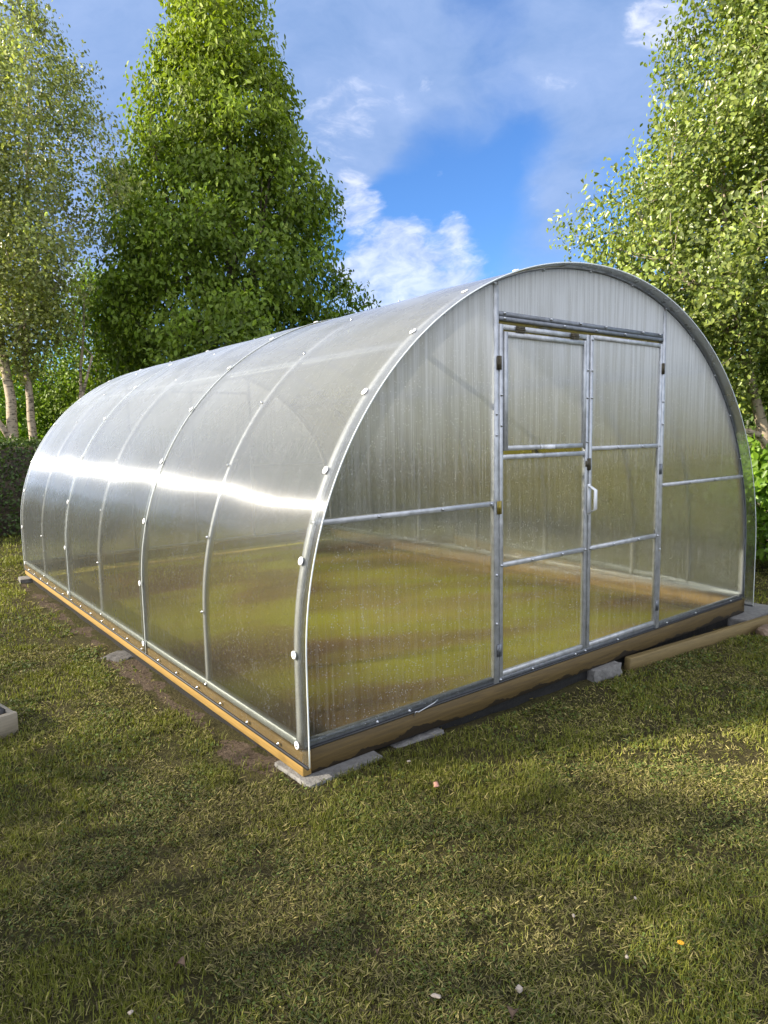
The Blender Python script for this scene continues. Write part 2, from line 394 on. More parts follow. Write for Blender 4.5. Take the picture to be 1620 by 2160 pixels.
    dt = nd(nt, 'ShaderNodeMixShader'); dt.inputs[0].default_value = .4 if kind == 'side' else .6; L(nt, tl, 0, dt, 1); L(nt, df, 0, dt, 2)
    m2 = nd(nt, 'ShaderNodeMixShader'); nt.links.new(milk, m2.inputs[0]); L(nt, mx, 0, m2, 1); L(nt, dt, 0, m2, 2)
    gs = nd(nt, 'ShaderNodeBsdfGlossy'); gs.inputs['Roughness'].default_value = .42; gs.inputs['Color'].default_value = (.85, .9, .96, 1)
    ga = nd(nt, 'ShaderNodeBsdfAnisotropic', distribution='GGX'); ga.inputs['Color'].default_value = (.85, .9, .97, 1); ga.inputs['Roughness'].default_value = .36; ga.inputs['Anisotropy'].default_value = .78
    L(nt, b2, 0, ga, 'Normal'); L(nt, tg, 0, ga, 'Tangent')
    g0 = nd(nt, 'ShaderNodeMixShader'); g0.inputs[0].default_value = .26; L(nt, gl, 0, g0, 1); L(nt, ga, 0, g0, 2)
    gm = nd(nt, 'ShaderNodeMixShader'); gm.inputs[0].default_value = .2; L(nt, g0, 0, gm, 1); L(nt, gs, 0, gm, 2)
    fr = nd(nt, 'ShaderNodeFresnel'); fr.inputs['IOR'].default_value = 1.6 if kind == 'side' else 1.42
    m3 = nd(nt, 'ShaderNodeMixShader'); L(nt, fr, 0, m3, 0); L(nt, m2, 0, m3, 1); L(nt, gm, 0, m3, 2)
    L(nt, m3, 0, o, 0)
    return m


def add2(nt, *a):
    s = a[0]
    for b in a[1:]: s = mth(nt, 'ADD', s, b)
    return s


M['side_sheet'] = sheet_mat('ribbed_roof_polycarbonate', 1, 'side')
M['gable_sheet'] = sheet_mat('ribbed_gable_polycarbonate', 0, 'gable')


def leaf_mat(name, base, trans=.45, rough=.42, spec=.45):
    m, nt, o = newmat(name)
    at = nd(nt, 'ShaderNodeVertexColor', layer_name='tint')
    c = mixc(nt, 1, at.outputs[0], base, 'MULTIPLY')
    b = nd(nt, 'ShaderNodeBsdfPrincipled'); b.inputs['Roughness'].default_value = rough; b.inputs['Specular IOR Level'].default_value = spec
    nt.links.new(c, b.inputs['Base Color'])
    t = nd(nt, 'ShaderNodeBsdfTranslucent'); nt.links.new(mixc(nt, 1, c, (1.25, 1.35, .55), 'MULTIPLY'), t.inputs['Color'])
    mx = nd(nt, 'ShaderNodeMixShader'); mx.inputs[0].default_value = trans; L(nt, b, 0, mx, 1); L(nt, t, 0, mx, 2); L(nt, mx, 0, o, 0)
    return m


M['horn_leaf'] = leaf_mat('hornbeam_leaf', (.12, .19, .024), .35, .5, .3)
M['birch_leaf'] = leaf_mat('birch_leaf', (.225, .27, .09), .35, .36, .6)
M['birch_leaf2'] = leaf_mat('yellow_green_birch_leaf', (.175, .235, .06), .38, .34, .6)
M['hedge_leaf'] = leaf_mat('hedge_leaf', (.055, .10, .02), .3, .5)
M['bush_leaf'] = leaf_mat('bright_bush_leaf', (.13, .24, .025), .45, .4)
M['grass'] = leaf_mat('grass_blade', (1, 1, 1), .3, .6, .25)


def bark_mat(name, light, dark, marks):
    m, nt, o = newmat(name); b = nd(nt, 'ShaderNodeBsdfPrincipled'); L(nt, b, 0, o, 0); b.inputs['Roughness'].default_value = .8
    tc = nd(nt, 'ShaderNodeTexCoord')
    f = noise(nt, mapping(nt, tc.outputs['Object'], (9, 9, 26)), 1, 6, .65)
    g = noise(nt, mapping(nt, tc.outputs['Object'], (3, 3, 2)), 1, 5, .65)
    c = ramp(nt, g, [(.3, tuple(x*.72 for x in light)), (.7, light)])
    c = mixc(nt, mth(nt, 'MULTIPLY', mth(nt, 'GREATER_THAN', f, marks), .85), c, dark)
    nt.links.new(c, b.inputs['Base Color'])
    bn = nd(nt, 'ShaderNodeBump'); bn.inputs['Strength'].default_value = .6; bn.inputs['Distance'].default_value = .02
    nt.links.new(f, bn.inputs['Height']); L(nt, bn, 0, b, 'Normal')
    return m


M['birch_bark'] = bark_mat('birch_bark', (.44, .36, .26), (.07, .055, .04), .56)
M['bark'] = bark_mat('brown_bark', (.13, .10, .07), (.05, .04, .03), .5)

# ------------------------------------------------------------------ ground
def ground_material():
    m, nt, o = newmat('lawn_soil'); b = nd(nt, 'ShaderNodeBsdfPrincipled'); L(nt, b, 0, o, 0); b.inputs['Roughness'].default_value = .95
    b.inputs['Specular IOR Level'].default_value = .15
    tc = nd(nt, 'ShaderNodeTexCoord'); ob = tc.outputs['Object']
    f = noise(nt, ob, 55, 6, .7); g = noise(nt, ob, 1.4, 5, .6); h = noise(nt, ob, 240, 4, .7)
    near = ramp(nt, f, [(.3, (.022, .019, .008)), (.5, (.045, .042, .014)), (.7, (.09, .085, .028))])
    straw = ramp(nt, h, [(.3, (.03, .024, .012)), (.7, (.09, .072, .036))])
    c = mixc(nt, ramp(nt, g, [(.42, (0, 0, 0)), (.62, (.7, .7, .7))]), near, straw)
    # bare soil strips along the foundation boards and inside along the walls
    s = nd(nt, 'ShaderNodeSeparateXYZ'); nt.links.new(ob, s.inputs[0])
    n = noise(nt, ob, 2.6, 5, .65)
    dx = mth(nt, 'ABSOLUTE', mth(nt, 'SUBTRACT', s.outputs[0], -.08))
    inY = mth(nt, 'MULTIPLY', mth(nt, 'GREATER_THAN', s.outputs[1], -.02), mth(nt, 'LESS_THAN', s.outputs[1], 6.3))
    soil1 = mth(nt, 'MULTIPLY', mth(nt, 'LESS_THAN', mth(nt, 'ADD', dx, mth(nt, 'MULTIPLY', n, .6)), .33), inY)
    ix = mth(nt, 'MULTIPLY', mth(nt, 'GREATER_THAN', s.outputs[0], 0), mth(nt, 'LESS_THAN', s.outputs[0], 4.2))
    inside = mth(nt, 'MULTIPLY', ix, inY)
    bare = mth(nt, 'MULTIPLY', inside, mth(nt, 'GREATER_THAN', mth(nt, 'ADD', noise(nt, mapping(nt, ob, (1, .6, 1)), 1.1, 5, .6), mth(nt, 'MULTIPLY', s.outputs[0], .035)), .53))
    sc_ = ramp(nt, f, [(.3, (.035, .026, .018)), (.7, (.14, .105, .075))])
    pin = noise(nt, mapping(nt, ob, (.42, .8, 1), (0, 0, -.45)), 1.1, 3, .5)
    icol = ramp(nt, pin, [(.34, (.16, .09, .04)), (.43, (.34, .22, .07)), (.48, (.46, .44, .03)), (.57, (.56, .52, .04)), (.63, (.60, .42, .13)), (.72, (.30, .21, .08))])  # floor colours raised in place of light coming through the sheets
    c = mixc(nt, soil1, c, sc_)
    c = mixc(nt, mth(nt, 'MULTIPLY', inside, mth(nt, 'MULTIPLY', mth(nt, 'GREATER_THAN', s.outputs[0], .07), mth(nt, 'GREATER_THAN', s.outputs[1], .06))), c, mixc(nt, .2, icol, mixc(nt, 1, icol, sc_, 'MULTIPLY')))
    nt.links.new(c, b.inputs['Base Color'])
    bn = nd(nt, 'ShaderNodeBump'); bn.inputs['Strength'].default_value = .9; bn.inputs['Distance'].default_value = .03
    nt.links.new(f, bn.inputs['Height']); L(nt, bn, 0, b, 'Normal')
    return m


gx = np.unique(np.concatenate([np.linspace(-4, 7, 221), -4-np.geomspace(.1, 400, 50), 7+np.geomspace(.1, 400, 50)]))
gy = np.unique(np.concatenate([np.linspace(-4, 9, 241), -4-np.geomspace(.1, 400, 50), 9+np.geomspace(.1, 400, 50)]))
GX, GY = np.meshgrid(gx, gy); GZ = gh(GX, GY)
idx = np.arange(GX.size).reshape(GX.shape)
Q = np.stack([idx[:-1, :-1], idx[:-1, 1:], idx[1:, 1:], idx[1:, :-1]], -1).reshape(-1, 4)
g = mesh_np('ground', np.stack([GX, GY, GZ], -1).reshape(-1, 3), Q, mat=ground_material(), smooth=True)
tag(g, kind='structure')

# ------------------------------------------------------------------ greenhouse
W, S0, HH, EN = 4.1723, .3871, 2.3033, 2.047
ZB = -.058
def arch_pt(th, off=0.0):
    a = W/2+off; b = HH-S0+off; co, si = math.cos(th), math.sin(th)
    return (W/2-a*math.copysign(abs(co)**(2/EN), co), S0+b*abs(si)**(2/EN))
def arch_curve(off=0.0, z0=0.0, n=96):
    st = [(-off, z0+(S0-z0)*i/5) for i in range(5)]
    mid = [arch_pt(math.pi*i/n, off) for i in range(n+1)]
    en = [(W+off, S0-(S0-z0)*(i+1)/5) for i in range(5)]
    return st+mid+en
_c = np.array(arch_curve(0, 0, 400)); _l = np.concatenate([[0], np.cumsum(np.linalg.norm(np.diff(_c, axis=0), axis=1))])
def at_len(s):
    x = np.interp(s, _l, _c[:, 0]); z = np.interp(s, _l, _c[:, 1])
    e = .01; x2 = np.interp(s+e, _l, _c[:, 0]); z2 = np.interp(s+e, _l, _c[:, 1])
    x1 = np.interp(s-e, _l, _c[:, 0]); z1 = np.interp(s-e, _l, _c[:, 1])
    t = Vector((x2-x1, 0, z2-z1)).normalized(); return Vector((x, 0, z)), Vector((-t.z, 0, t.x))
ALEN = _l[-1]
gh_root = empty('greenhouse', (0, 0, 0))
tag(gh_root, 'tunnel shaped greenhouse of clear ribbed polycarbonate on a galvanised steel frame with double doors', 'greenhouse')
# arches
def rect_arch(y0, y1, off, th):
    mb = MB(); c = arch_curve(off-th/2, 0.0)
    mb.sweep([(x, (y0+y1)/2, z) for x, z in c], 1, frame=(0, 1, 0), rect=(y1-y0, th)); return mb
for y in range(7):
    wd = .042 if y in (2, 4, 6) else .034 if y == 0 else .026
    y0 = 0.0 if y == 0 else y-wd/2
    rect_arch(y0, y0+wd, -.004, .026 if y % 2 else .03).build('arch', M['galv_light'], gh_root)
# purlins: two sides and ridge pair
for s_ in (2.0, ALEN-2.0, ALEN/2):
    p, n = at_len(s_); c = p-n*.032
    mb = MB().sweep([(c.x, .034, c.z), (c.x, 5.98, c.z)], 1, frame=tuple(n), rect=(.024, .024)); mb.build('purlin', M['white_rail'], gh_root)
# bottom rails
mb = MB().box((-.002, .035, 0), (.030, 5.98, .036), .002); mb.build('base_rail', M['white_rail'], gh_root)
mb = MB().box((W-.030, .035, 0), (W+.002, 5.98, .036), .002); mb.build('base_rail', M['white_rail'], gh_root)
mb = MB().box((.032, -.002, -.002), (1.222, .030, .030), .002); mb.box((1.266, -.002, -.002), (2.845, .030, .022), .002); mb.box((2.892, -.002, -.002), (W-.032, .030, .030), .002)
mb.build('base_rail', M['galv_dark'], gh_root)
mb = MB().box((.032, 5.97, -.002), (W-.032, 6.0, .030), .002); mb.build('base_rail', M['galv'], gh_root)

# roof sheets: sag a little between arches
def roof_sheet(y0, y1, off, name='roof_sheet'):
    c = arch_curve(off, ZB, 150); ys = np.linspace(y0, y1, 49); V = []
    cx_, cz_ = W/2, S0
    for j, y in enumerate(ys):
        fr = y-math.floor(y)
        for i, (x, z) in enumerate(c):
            v = Vector((x-cx_, 0, max(z-cz_, 0)*1.0)); v = v.normalized() if v.length > 0 else Vector((0, 0, 1))
            t = i/(len(c)-1)
            bul = .0045*math.sin(math.pi*fr)**2*(1 if 0 < y < 6 else 0)
            bul += .0022*math.sin(t*23+math.floor(y)*2.1)*math.sin(math.pi*fr)**2 + .0008*math.sin(t*57+y*5)
            bul *= min(1, max(0, (z-ZB)/.3))
            V.append((x+v.x*bul, y, z+v.z*bul))
    n = len(c); I = np.arange(len(V)).reshape(len(ys), n)
    Q = np.stack([I[:-1, :-1], I[:-1, 1:], I[1:, 1:], I[1:, :-1]], -1).reshape(-1, 4)
    o = mesh_np(name, V, Q, mat=M['side_sheet'], parent=gh_root, smooth=True)
    return o
roof_sheet(-.075, 2.035, .004); roof_sheet(1.965, 4.035, .010); roof_sheet(3.965, 6.05, .004)
# the cut edge of the front and rear sheet, and the lap seams
M['edge'] = pbr('polycarbonate_edge', (.72, .78, .78), .3, 0, spec=.6)
for y in (-.077, 6.052):
    MB().sweep([(x, y, z) for x, z in arch_curve(.004, ZB, 120)], 1, frame=(0, 1, 0), rect=(.003, .006)).build('sheet_edge', M['edge'], gh_root)
for y, off in ((1.965, .0125), (3.965, .0125), (2.035, .0025), (4.035, .0025)):
    MB().sweep([(x, y, z) for x, z in arch_curve(off, ZB, 120)], 1, frame=(0, 1, 0), rect=(.004, .003)).build('sheet_edge', M['edge'], gh_root)
# lower edge seal strip along both long sides
for x in (-.008, W+.008):
    MB().sweep([(x, -.07, ZB-.004), (x, 6.04, ZB-.004)], 1, frame=(1, 0, 0), rect=(.008, .012)).build('edge_seal', M['rubber'], gh_root)

# washers and screws: one of each kind, then copies
def copy_obj(o, loc, normal, parent):
    c = o.copy(); COL.objects.link(c); c.parent = parent; c.location = loc; c.rotation_euler = Vector(normal).to_track_quat('Z', 'Y').to_euler(); return c
wm = MB(); wm.sweep([(0, 0, 0), (0, 0, .004), (0, 0, .006), (0, 0, .0061)], [.0185, .0185, .015, .006], 20)
washer0 = wm.build('washer', M['whiteplastic'], gh_root)
sm = MB(); sm.sweep([(0, 0, 0), (0, 0, .002), (0, 0, .0021), (0, 0, .008), (0, 0, .010)], [.011, .011, .007, .007, .003], 8)
screw0 = sm.build('screw', M['screw'], gh_root)
first_w, first_s = [washer0], [screw0]
def put(base, first, loc, normal):
    if first:
        o = first.pop(); o.location = loc; o.rotation_euler = Vector(normal).to_track_quat('Z', 'Y').to_euler(); return o
    return copy_obj(base, loc, normal, gh_root)
nw = 17
for y in (.02, 1.995, 3.995, 5.98):
    for k in range(nw):
        if y > 5 and k > 12: continue
        if y > 1 and k > 13: continue
        p, n = at_len(.012+k*.409); p = p+n*(.006 if y in (.02, 5.98) else .015)
        c = put(washer0, first_w, (p.x, y, p.z), n)
        b = screw0.copy(); COL.objects.link(b); b.parent = c; b.location = (0, 0, .0055); b.scale = (.75, .75, .4); b.name = 'washer_screw'
nscrew = 0
for y in (1, 3, 5):
    for k in range(9):
        p, n = at_len(.012+k*.409); p = p+n*.008
        put(screw0, first_s, (p.x, y, p.z), n); nscrew += 1
for y in np.arange(.18, 5.95, .31):
    put(screw0, first_s, (-.0135, float(y), -.036), (-1, 0, 0)); nscrew += 1
# gable frame -------------------------------------------------------
def zarch(x, off=-.03):
    a = W/2+off; b = HH-S0+off
    return S0+b*max(0, 1-abs((W/2-x)/a)**EN)**(1/EN)
X1, X2, X3 = 1.243, 2.045, 2.868
def bar(name, lo, hi, mat='galv', parent=gh_root): return MB().box(lo, hi, .0015).build(name, M[mat], parent)
YF0, YF1 = -.010, .024
for x in (X1, X3):
    bar('post', (x-.019, YF0, -.004), (x+.015, YF1, zarch(x)-.002))
MB().box((X1+.016, YF0-.002, 1.943), (X3-.020, YF1, 1.964), .0012).box((X1+.016, YF0+.001, 1.967), (X3-.020, YF1, 1.990), .0012).build('lintel', M['galv_dark'], gh_root)
bar('cross_bar', (.10, YF0+.002, .975), (X1-.020, YF1, 1.000))
bar('cross_bar', (X3+.016, YF0+.002, .975), (W-.10, YF1, 1.000))
# the gable panels (single ribbed sheets behind the front face of the bars)
def gable_panel(x0, x1, fz0, fz1, y, name, parent):
    n = 40; V = []
    for i in range(n+1):
        x = x0+(x1-x0)*i/n; V += [(x, y, fz0(x)), (x, y, max(fz1(x), fz0(x)))]
    I = np.arange(2*(n+1)).reshape(n+1, 2); Q = np.stack([I[:-1, 0], I[1:, 0], I[1:, 1], I[:-1, 1]], -1)
    return mesh_np(name, V, Q, mat=M['gable_sheet'], parent=parent)
zt = lambda x: zarch(x, -.012)
gable_panel(.006, X1-.018, lambda x: .012, zt, -.004, 'gable_panel', gh_root)
gable_panel(X3+.014, W-.006, lambda x: .012, zt, -.004, 'gable_panel', gh_root)
gable_panel(X1+.014, X3-.018, lambda x: 1.97, zt, -.004, 'gable_panel', gh_root)
# lining strip: dark seal line following the front arch
MB().sweep([(x, -.006, z) for x, z in arch_curve(-.013, .0, 100)], 1, frame=(0, 1, 0), rect=(.012, .006)).build('arch_seal', M['galv_dark'], gh_root)
MB().box((.03, -.008, -.012), (W-.03, .012, -.004)).build('edge_seal', M['rubber'], gh_root)
# doors
def leaf_frame(x0, x1, z0, z1, zs, t=.026, y0=-.013, y1=.014, m='galv_dark'):
    mb = MB()
    mb.box((x0, y0, z0), (x0+t, y1, z1), .0015); mb.box((x1-t, y0, z0), (x1, y1, z1), .0015)
    for z in zs: mb.box((x0+t+.0005, y0+.001, z-t/2), (x1-t-.0005, y1, z+t/2), .0015)
    return mb
DZ1 = 1.925
d1 = leaf_frame(1.262, 2.036, .024, DZ1, [.040, .648, 1.232, DZ1-.014]).build('door', M['galv'], gh_root)
gable_panel(1.287, 2.012, lambda x: .05, lambda x: 1.222, -.002, 'door_panel', d1)
d2 = leaf_frame(2.050, 2.842, .024, DZ1, [.040, .648, 1.258, DZ1-.010]).build('door', M['galv'], gh_root)
gable_panel(2.074, 2.818, lambda x: .05, lambda x: DZ1-.02, -.002, 'door_panel', d2)
v1 = leaf_frame(1.294, 2.006, 1.266, 1.888, [1.279, 1.875], y0=-.018, y1=.008).build('vent_window', M['galv'], gh_root)
gable_panel(1.318, 1.984, lambda x: 1.29, lambda x: 1.865, -.004, 'vent_panel', v1)
def hinge(x, z, parent, mat, vert=True, nm='hinge'):
    mb = MB()
    if vert:
        mb.box((x-.017, -.0165, z-.035), (x-.003, -.0135, z+.035)); mb.box((x+.003, -.0165, z-.035), (x+.017, -.0135, z+.035))
        mb.sweep([(x, -.017, z-.036), (x, -.017, z+.036)], .0045, 8)
    else:
        mb.box((x-.035, -.0225, z+.003), (x+.035, -.0185, z+.017)); mb.box((x-.035, -.0225, z-.017), (x+.035, -.0185, z-.003))
        mb.sweep([(x-.036, -.022, z), (x+.036, -.022, z)], .0045, 8)
    return mb.build(nm, M[mat], parent)
hinge(1.256, 1.725, d1, 'rust'); hinge(1.256, .965, d1, 'brass'); hinge(1.256, .18, d1, 'galv_dark')
hinge(2.846, 1.765, d2, 'rust'); hinge(2.846, 1.10, d2, 'galv_dark'); hinge(2.846, .16, d2, 'galv_dark')
hinge(1.415, 1.905, v1, 'rust', False); hinge(1.885, 1.905, v1, 'rust', False)
hinge(2.045, 1.165, d1, 'rust', True, 'latch')
MB().box((2.008, -.021, 1.150), (2.030, -.0145, 1.185)).build('latch_plate', M['rust'], d1)
# door handle: white strap standing off the centre stile
mb = MB(); mb.box((2.022, -.060, .955), (2.026, -.014, .958)); 
hp = [(2.046, -.0145, .868), (2.046, -.062, .895), (2.046, -.062, 1.010), (2.046, -.0145, 1.037)]
mb = MB().sweep(hp, 1, frame=(1, 0, 0), rect=(.030, .005)); mb.box((2.030, -.0175, .86), (2.058, -.0150, 1.046)); mb.build('door_handle', M['whiteplastic'], d1)
hp = [(1.60, -.019, 1.279), (1.612, -.052, 1.279), (1.672, -.052, 1.279), (1.684, -.019, 1.279)]
mb = MB().sweep(hp, 1, frame=(0, 0, 1), rect=(.022, .004)); mb.box((1.59, -.0225, 1.268), (1.694, -.0195, 1.29)); mb.build('vent_handle', M['whiteplastic'], v1)
# gable screws
GS = [(x, 1.0-.012) for x in (.45, .85, 1.20)]+[(x, .988) for x in (2.89, 3.25, 3.62, 4.04)]+[(1.275, .648), (1.53, .648), (1.80, .648), (2.02, .648), (2.07, .648), (2.32, .648), (2.6, .648), (2.83, .648)]
GS += [(X1-.003, z) for z in (.33, .60, 1.35, 1.46)]+[(1.274, z) for z in (1.40, 1.56)]+[(2.022, z) for z in (1.56, 1.72, 1.3)]+[(2.064, z) for z in (1.03, 1.56, 1.72, 1.9)]+[(2.83, 1.258), (2.35, 1.258), (2.62, 1.258)]
GS += [(x, 1.982) for x in (1.30, 1.68, 1.95, 2.2, 2.6, 2.8)]+[(x, 1.955) for x in (1.30, 1.8, 2.1, 2.4)]+[(2.862, .55), (2.862, 1.40), (2.862, 1.55)]
GS += [(x, .006) for x in (.42, .62, 1.28, 1.55, 1.95, 2.05, 2.4, 3.0, 3.4, 3.95)]
for x, z in GS:
    yy = -.0138 if X1 < x < X3 else -.0105
    if abs(z-.006) < .001: yy = -.0025
    if z > 1.94: yy = -.0125
    if 1.26 < z < 1.94 and 1.28 < x < 2.03: yy = -.0138
    put(screw0, first_s, (x, yy, z), (0, -1, 0)); nscrew += 1
for th in np.linspace(.35, 2.75, 13):
    x, z = arch_pt(th, -.018); put(screw0, first_s, (x, -.0095, z), (0, -1, 0)); nscrew += 1
for o in [o for o in COL.objects if o.name.startswith('screw')]:
    o.scale = (.8, .8, .8)
# wire hook on the front rail
MB().sweep([(.64, -.012, -.022), (.645, -.022, .002), (.66, -.024, -.004), (.76, -.026, .016), (.79, -.022, .024), (.80, -.01, .014)], .003, 6).build('latch_hook', M['screw'], gh_root)
# rear gable: posts, cross bars, sheet
for x in (1.243, 2.045, 2.868): bar('post', (x-.015, 5.985, 0), (x+.015, 6.012, zarch(x)-.002))
bar('cross_bar', (.10, 5.987, .975), (1.226, 6.01, 1.0)); bar('cross_bar', (2.885, 5.987, .975), (W-.10, 6.01, 1.0)); bar('cross_bar', (1.26, 5.987, 1.95), (2.85, 6.01, 1.98))
gable_panel(.006, W-.006, lambda x: .012, zt, 6.016, 'gable_panel', gh_root)

# timber base: four boards
tb = empty('timber_base', (0, 0, -.125)); tag(tb, 'rectangular base of treated timber boards under the greenhouse, front board wet and dark', 'timber base')
def board(name, lo, hi, mat, parent, bev=.004):
    o = MB().box(tuple(np.array(lo)-np.array((0, 0, -.125))), tuple(np.array(hi)-np.array((0, 0, -.125))), bev).build(name, M[mat], parent); return o
board('board', (.046, -.007, -.128), (W+.012, .036, -.013), 'wood_x', tb)
board('board', (-.001, -.012, -.126), (.0445, 6.05, -.0145), 'wood_y', tb)
board('board', (W-.028, .038, -.126), (W+.015, 6.05, -.0145), 'wood_inner', tb)
board('board', (.047, 6.0, -.126), (W-.03, 6.045, -.0145), 'wood_x', tb)

M['gap_strip'] = pbr('black_gap_strip', (.012, .012, .013), .5, 0, 30, .1, .5, 25)  # black strip added under the boards to keep that gap dark
def strip(pts, name='gap_strip'):
    V = []; Q = []
    for i, (x, y) in enumerate(pts):
        w_ = .004*math.sin(i*1.7)
        V += [(x+w_, y+w_, -.122+.125), (x+w_*2, y+w_*2, -.30+.125)]
        if i: Q.append((2*i-2, 2*i-1, 2*i+1, 2*i))
    return mesh_np(name, V, Q, mat=M['gap_strip'], parent=tb, smooth=True)
strip([(.03+i*.1, .022) for i in range(42)]); strip([(.018, .03+i*.15) for i in range(41)])

# ------------------------------------------------------------------ blocks, plank, stones, planter
def rough_block(name, size, loc, rz, label, cat, mat, seed, chip=.012, tilt=(0, 0), group=None, res=10):
    r = np.random.default_rng(seed); sx, sy, sz = size
    n = res; V = []; Qs = []
    def face(o, u, v):
        i0 = len(V)
        for a in range(n+1):
            for b in range(n+1): V.append(np.array(o)+np.array(u)*a/n+np.array(v)*b/n)
        for a in range(n):
            for b in range(n):
                i = i0+a*(n+1)+b; Qs.append((i, i+n+1, i+n+2, i+1))
    x, y, z = sx/2, sy/2, sz/2
    face((-x, -y, z), (sx, 0, 0), (0, sy, 0)); face((-x, y, -z), (sx, 0, 0), (0, -sy, 0))
    face((-x, -y, -z), (sx, 0, 0), (0, 0, sz)); face((x, y, -z), (-sx, 0, 0), (0, 0, sz))
    face((-x, y, -z), (0, -sy, 0), (0, 0, sz)); face((x, -y, -z), (0, sy, 0), (0, 0, sz))
    V = np.array(V)
    # soften edges and knock the surface about, same shift for same place
    e = np.stack([np.abs(V[:, k])/(size[k]/2) for k in range(3)], 1); edge = (e > .93).sum(1) >= 2
    k1 = vnoise(V[:, 0]*7+seed, V[:, 1]*7+V[:, 2]*11, .3, seed)-.5; k2 = vnoise(V[:, 1]*9+3, V[:, 2]*9+V[:, 0]*6, .25, seed+5)-.5
    V = V*(1-.0*e)+np.stack([k1, k2, k1*k2*2], 1)*chip
    V[edge] *= (1-chip*2.2)
    o = mesh_np(name, V, Qs, mat=M[mat], smooth=False); o.location = loc; o.rotation_euler = (tilt[0], tilt[1], rz)
    return tag(o, label, cat, group)
rough_block('concrete_slab', (.42, .30, .07), (.185, .065, -.163), R(3), 'grey concrete slab under the near corner of the greenhouse, almost flush with the grass', 'concrete slab', 'concrete', 1)
rough_block('concrete_slab', (.33, .24, .05), (.68, .098, -.172), R(0), 'smooth grey slab half hidden under the front board, next to the slab at the near corner', 'concrete slab', 'concrete', 2)
rough_block('concrete_block', (.27, .24, .115), (2.24, .068, -.186), R(-4), 'thick concrete block propping the front board beside the end of the loose plank', 'concrete block', 'concrete', 3)
rough_block('concrete_slab', (.62, .44, .09), (4.27, .10, -.176), R(2), 'grey slab under the far right corner of the greenhouse, behind the loose plank', 'concrete slab', 'concrete', 4)
rough_block('concrete_slab', (.30, .22, .06), (.01, 2.45, -.203), R(20), 'broken dark slab under the long side board, in the bare soil', 'concrete slab', 'rubble', 5, chip=.03)
rough_block('concrete_slab', (.30, .22, .05), (.06, 5.9, -.165), R(-4), 'dark slab under the rear left corner of the greenhouse', 'concrete slab', 'concrete', 6)
# plank leaning away from the front board
pl = MB().box((0, -.0225, -.055), (2.7, .0225, .055), .002).build('plank', M['plank']); 
pl.location = (2.45, -.042, -.172); pl.rotation_euler = (R(4), R(.3), R(-4.6)); tag(pl, 'loose timber plank on edge in front of the right half of the greenhouse', 'plank')
def stone(loc, size, seed, label, mat='stone', cat='stone', group=None, name='stone', sub=3, rough=.35):
    import bmesh
    bm = bmesh.new(); bmesh.ops.create_icosphere(bm, subdivisions=sub, radius=1)
    r = np.random.default_rng(seed); ph = r.random(9)*6
    for v in bm.verts:
        c = v.co; d = 1+rough*(math.sin(c.x*3+ph[0])*math.cos(c.y*2.7+ph[1])*.6+math.sin(c.z*5+ph[2]+c.x*4)*.3+math.sin(c.x*9+ph[3])*math.sin(c.y*10+ph[4])*.2)+r.normal()*rough*.12
        v.co = Vector((c.x*size[0]*d, c.y*size[1]*d, c.z*size[2]*d))
    me = bpy.data.meshes.new(name); bm.to_mesh(me); bm.free(); me.materials.append(M[mat])
    o = bpy.data.objects.new(name, me); COL.objects.link(o); o.location = loc; o.rotation_euler.z = seed*1.3
    return tag(o, label, cat, group)
stone((3.97, -.285, -.20), (.13, .08, .055), 3, 'rough brown stone on the grass at the right end of the loose plank')
stone((4.2, -.33, -.215), (.10, .06, .035), 5, 'low dark stone at the right edge of the photo beside the rough brown one')
M['pebble'] = pbr('pale_chip', (.36, .31, .26), .8, 0, 40, .1)
M['pinkleaf'] = pbr('pink_chip', (.42, .22, .17), .7, 0, 40, .12)
def place_z(x, y, dz=.012): return float(gh(x, y))+dz
from functools import partial
def ray_ground(px, py):
    d = fwd*FPX+cr*(px-810)-cu*(py-1080); z = -.19
    for _ in range(6):
        t = (z-CAM[2])/d.z; x, y = CAM[0]+d.x*t, CAM[1]+d.y*t; z = float(gh(x, y))+.02
    return x, y, z
x, y, z = ray_ground(920, 1655); stone((x, y, z), (.023, .012, .006), 8, 'flat pink stone chip lying on the grass in front of the near slab', 'pinkleaf', 'stone chip', name='stone_chip')
CHG = 'pale chips scattered on the lawn'
chips = [((1095, 2090), (.0085, .009, .009), 'pale square chip on the bottom lawn, right of the middle of the photo'),
         ((920, 2105), (.016, .007, .004), 'flat beige chip on the lawn near the bottom, left of the pale square chip'),
         ((1210, 1935), (.006, .005, .004), 'tiny white chip in the grass left of the yellow flower'),
         ((1322, 2022), (.006, .006, .004), 'tiny white chip in the grass below the sunlit patch of the lawn'),
         ((275, 2140), (.007, .006, .004), 'tiny white chip at the bottom left of the lawn'),
         ((1340, 1898), (.006, .005, .004), 'tiny white chip among the pale blades of the sunlit patch of the lawn'),
         ((862, 1608), (.009, .006, .004), 'small pale chip on the grass just in front of the second slab')]
for k, ((px, py), sz, lb) in enumerate(chips):
    x, y, z = ray_ground(px, py); stone((x, y, z+.006), sz, 20+k, lb, 'pebble', 'stone chip', CHG, 'stone_chip', 2)
M['deadleaf'] = pbr('dead_leaf', (.16, .10, .06), .8, 0, 60, .2)
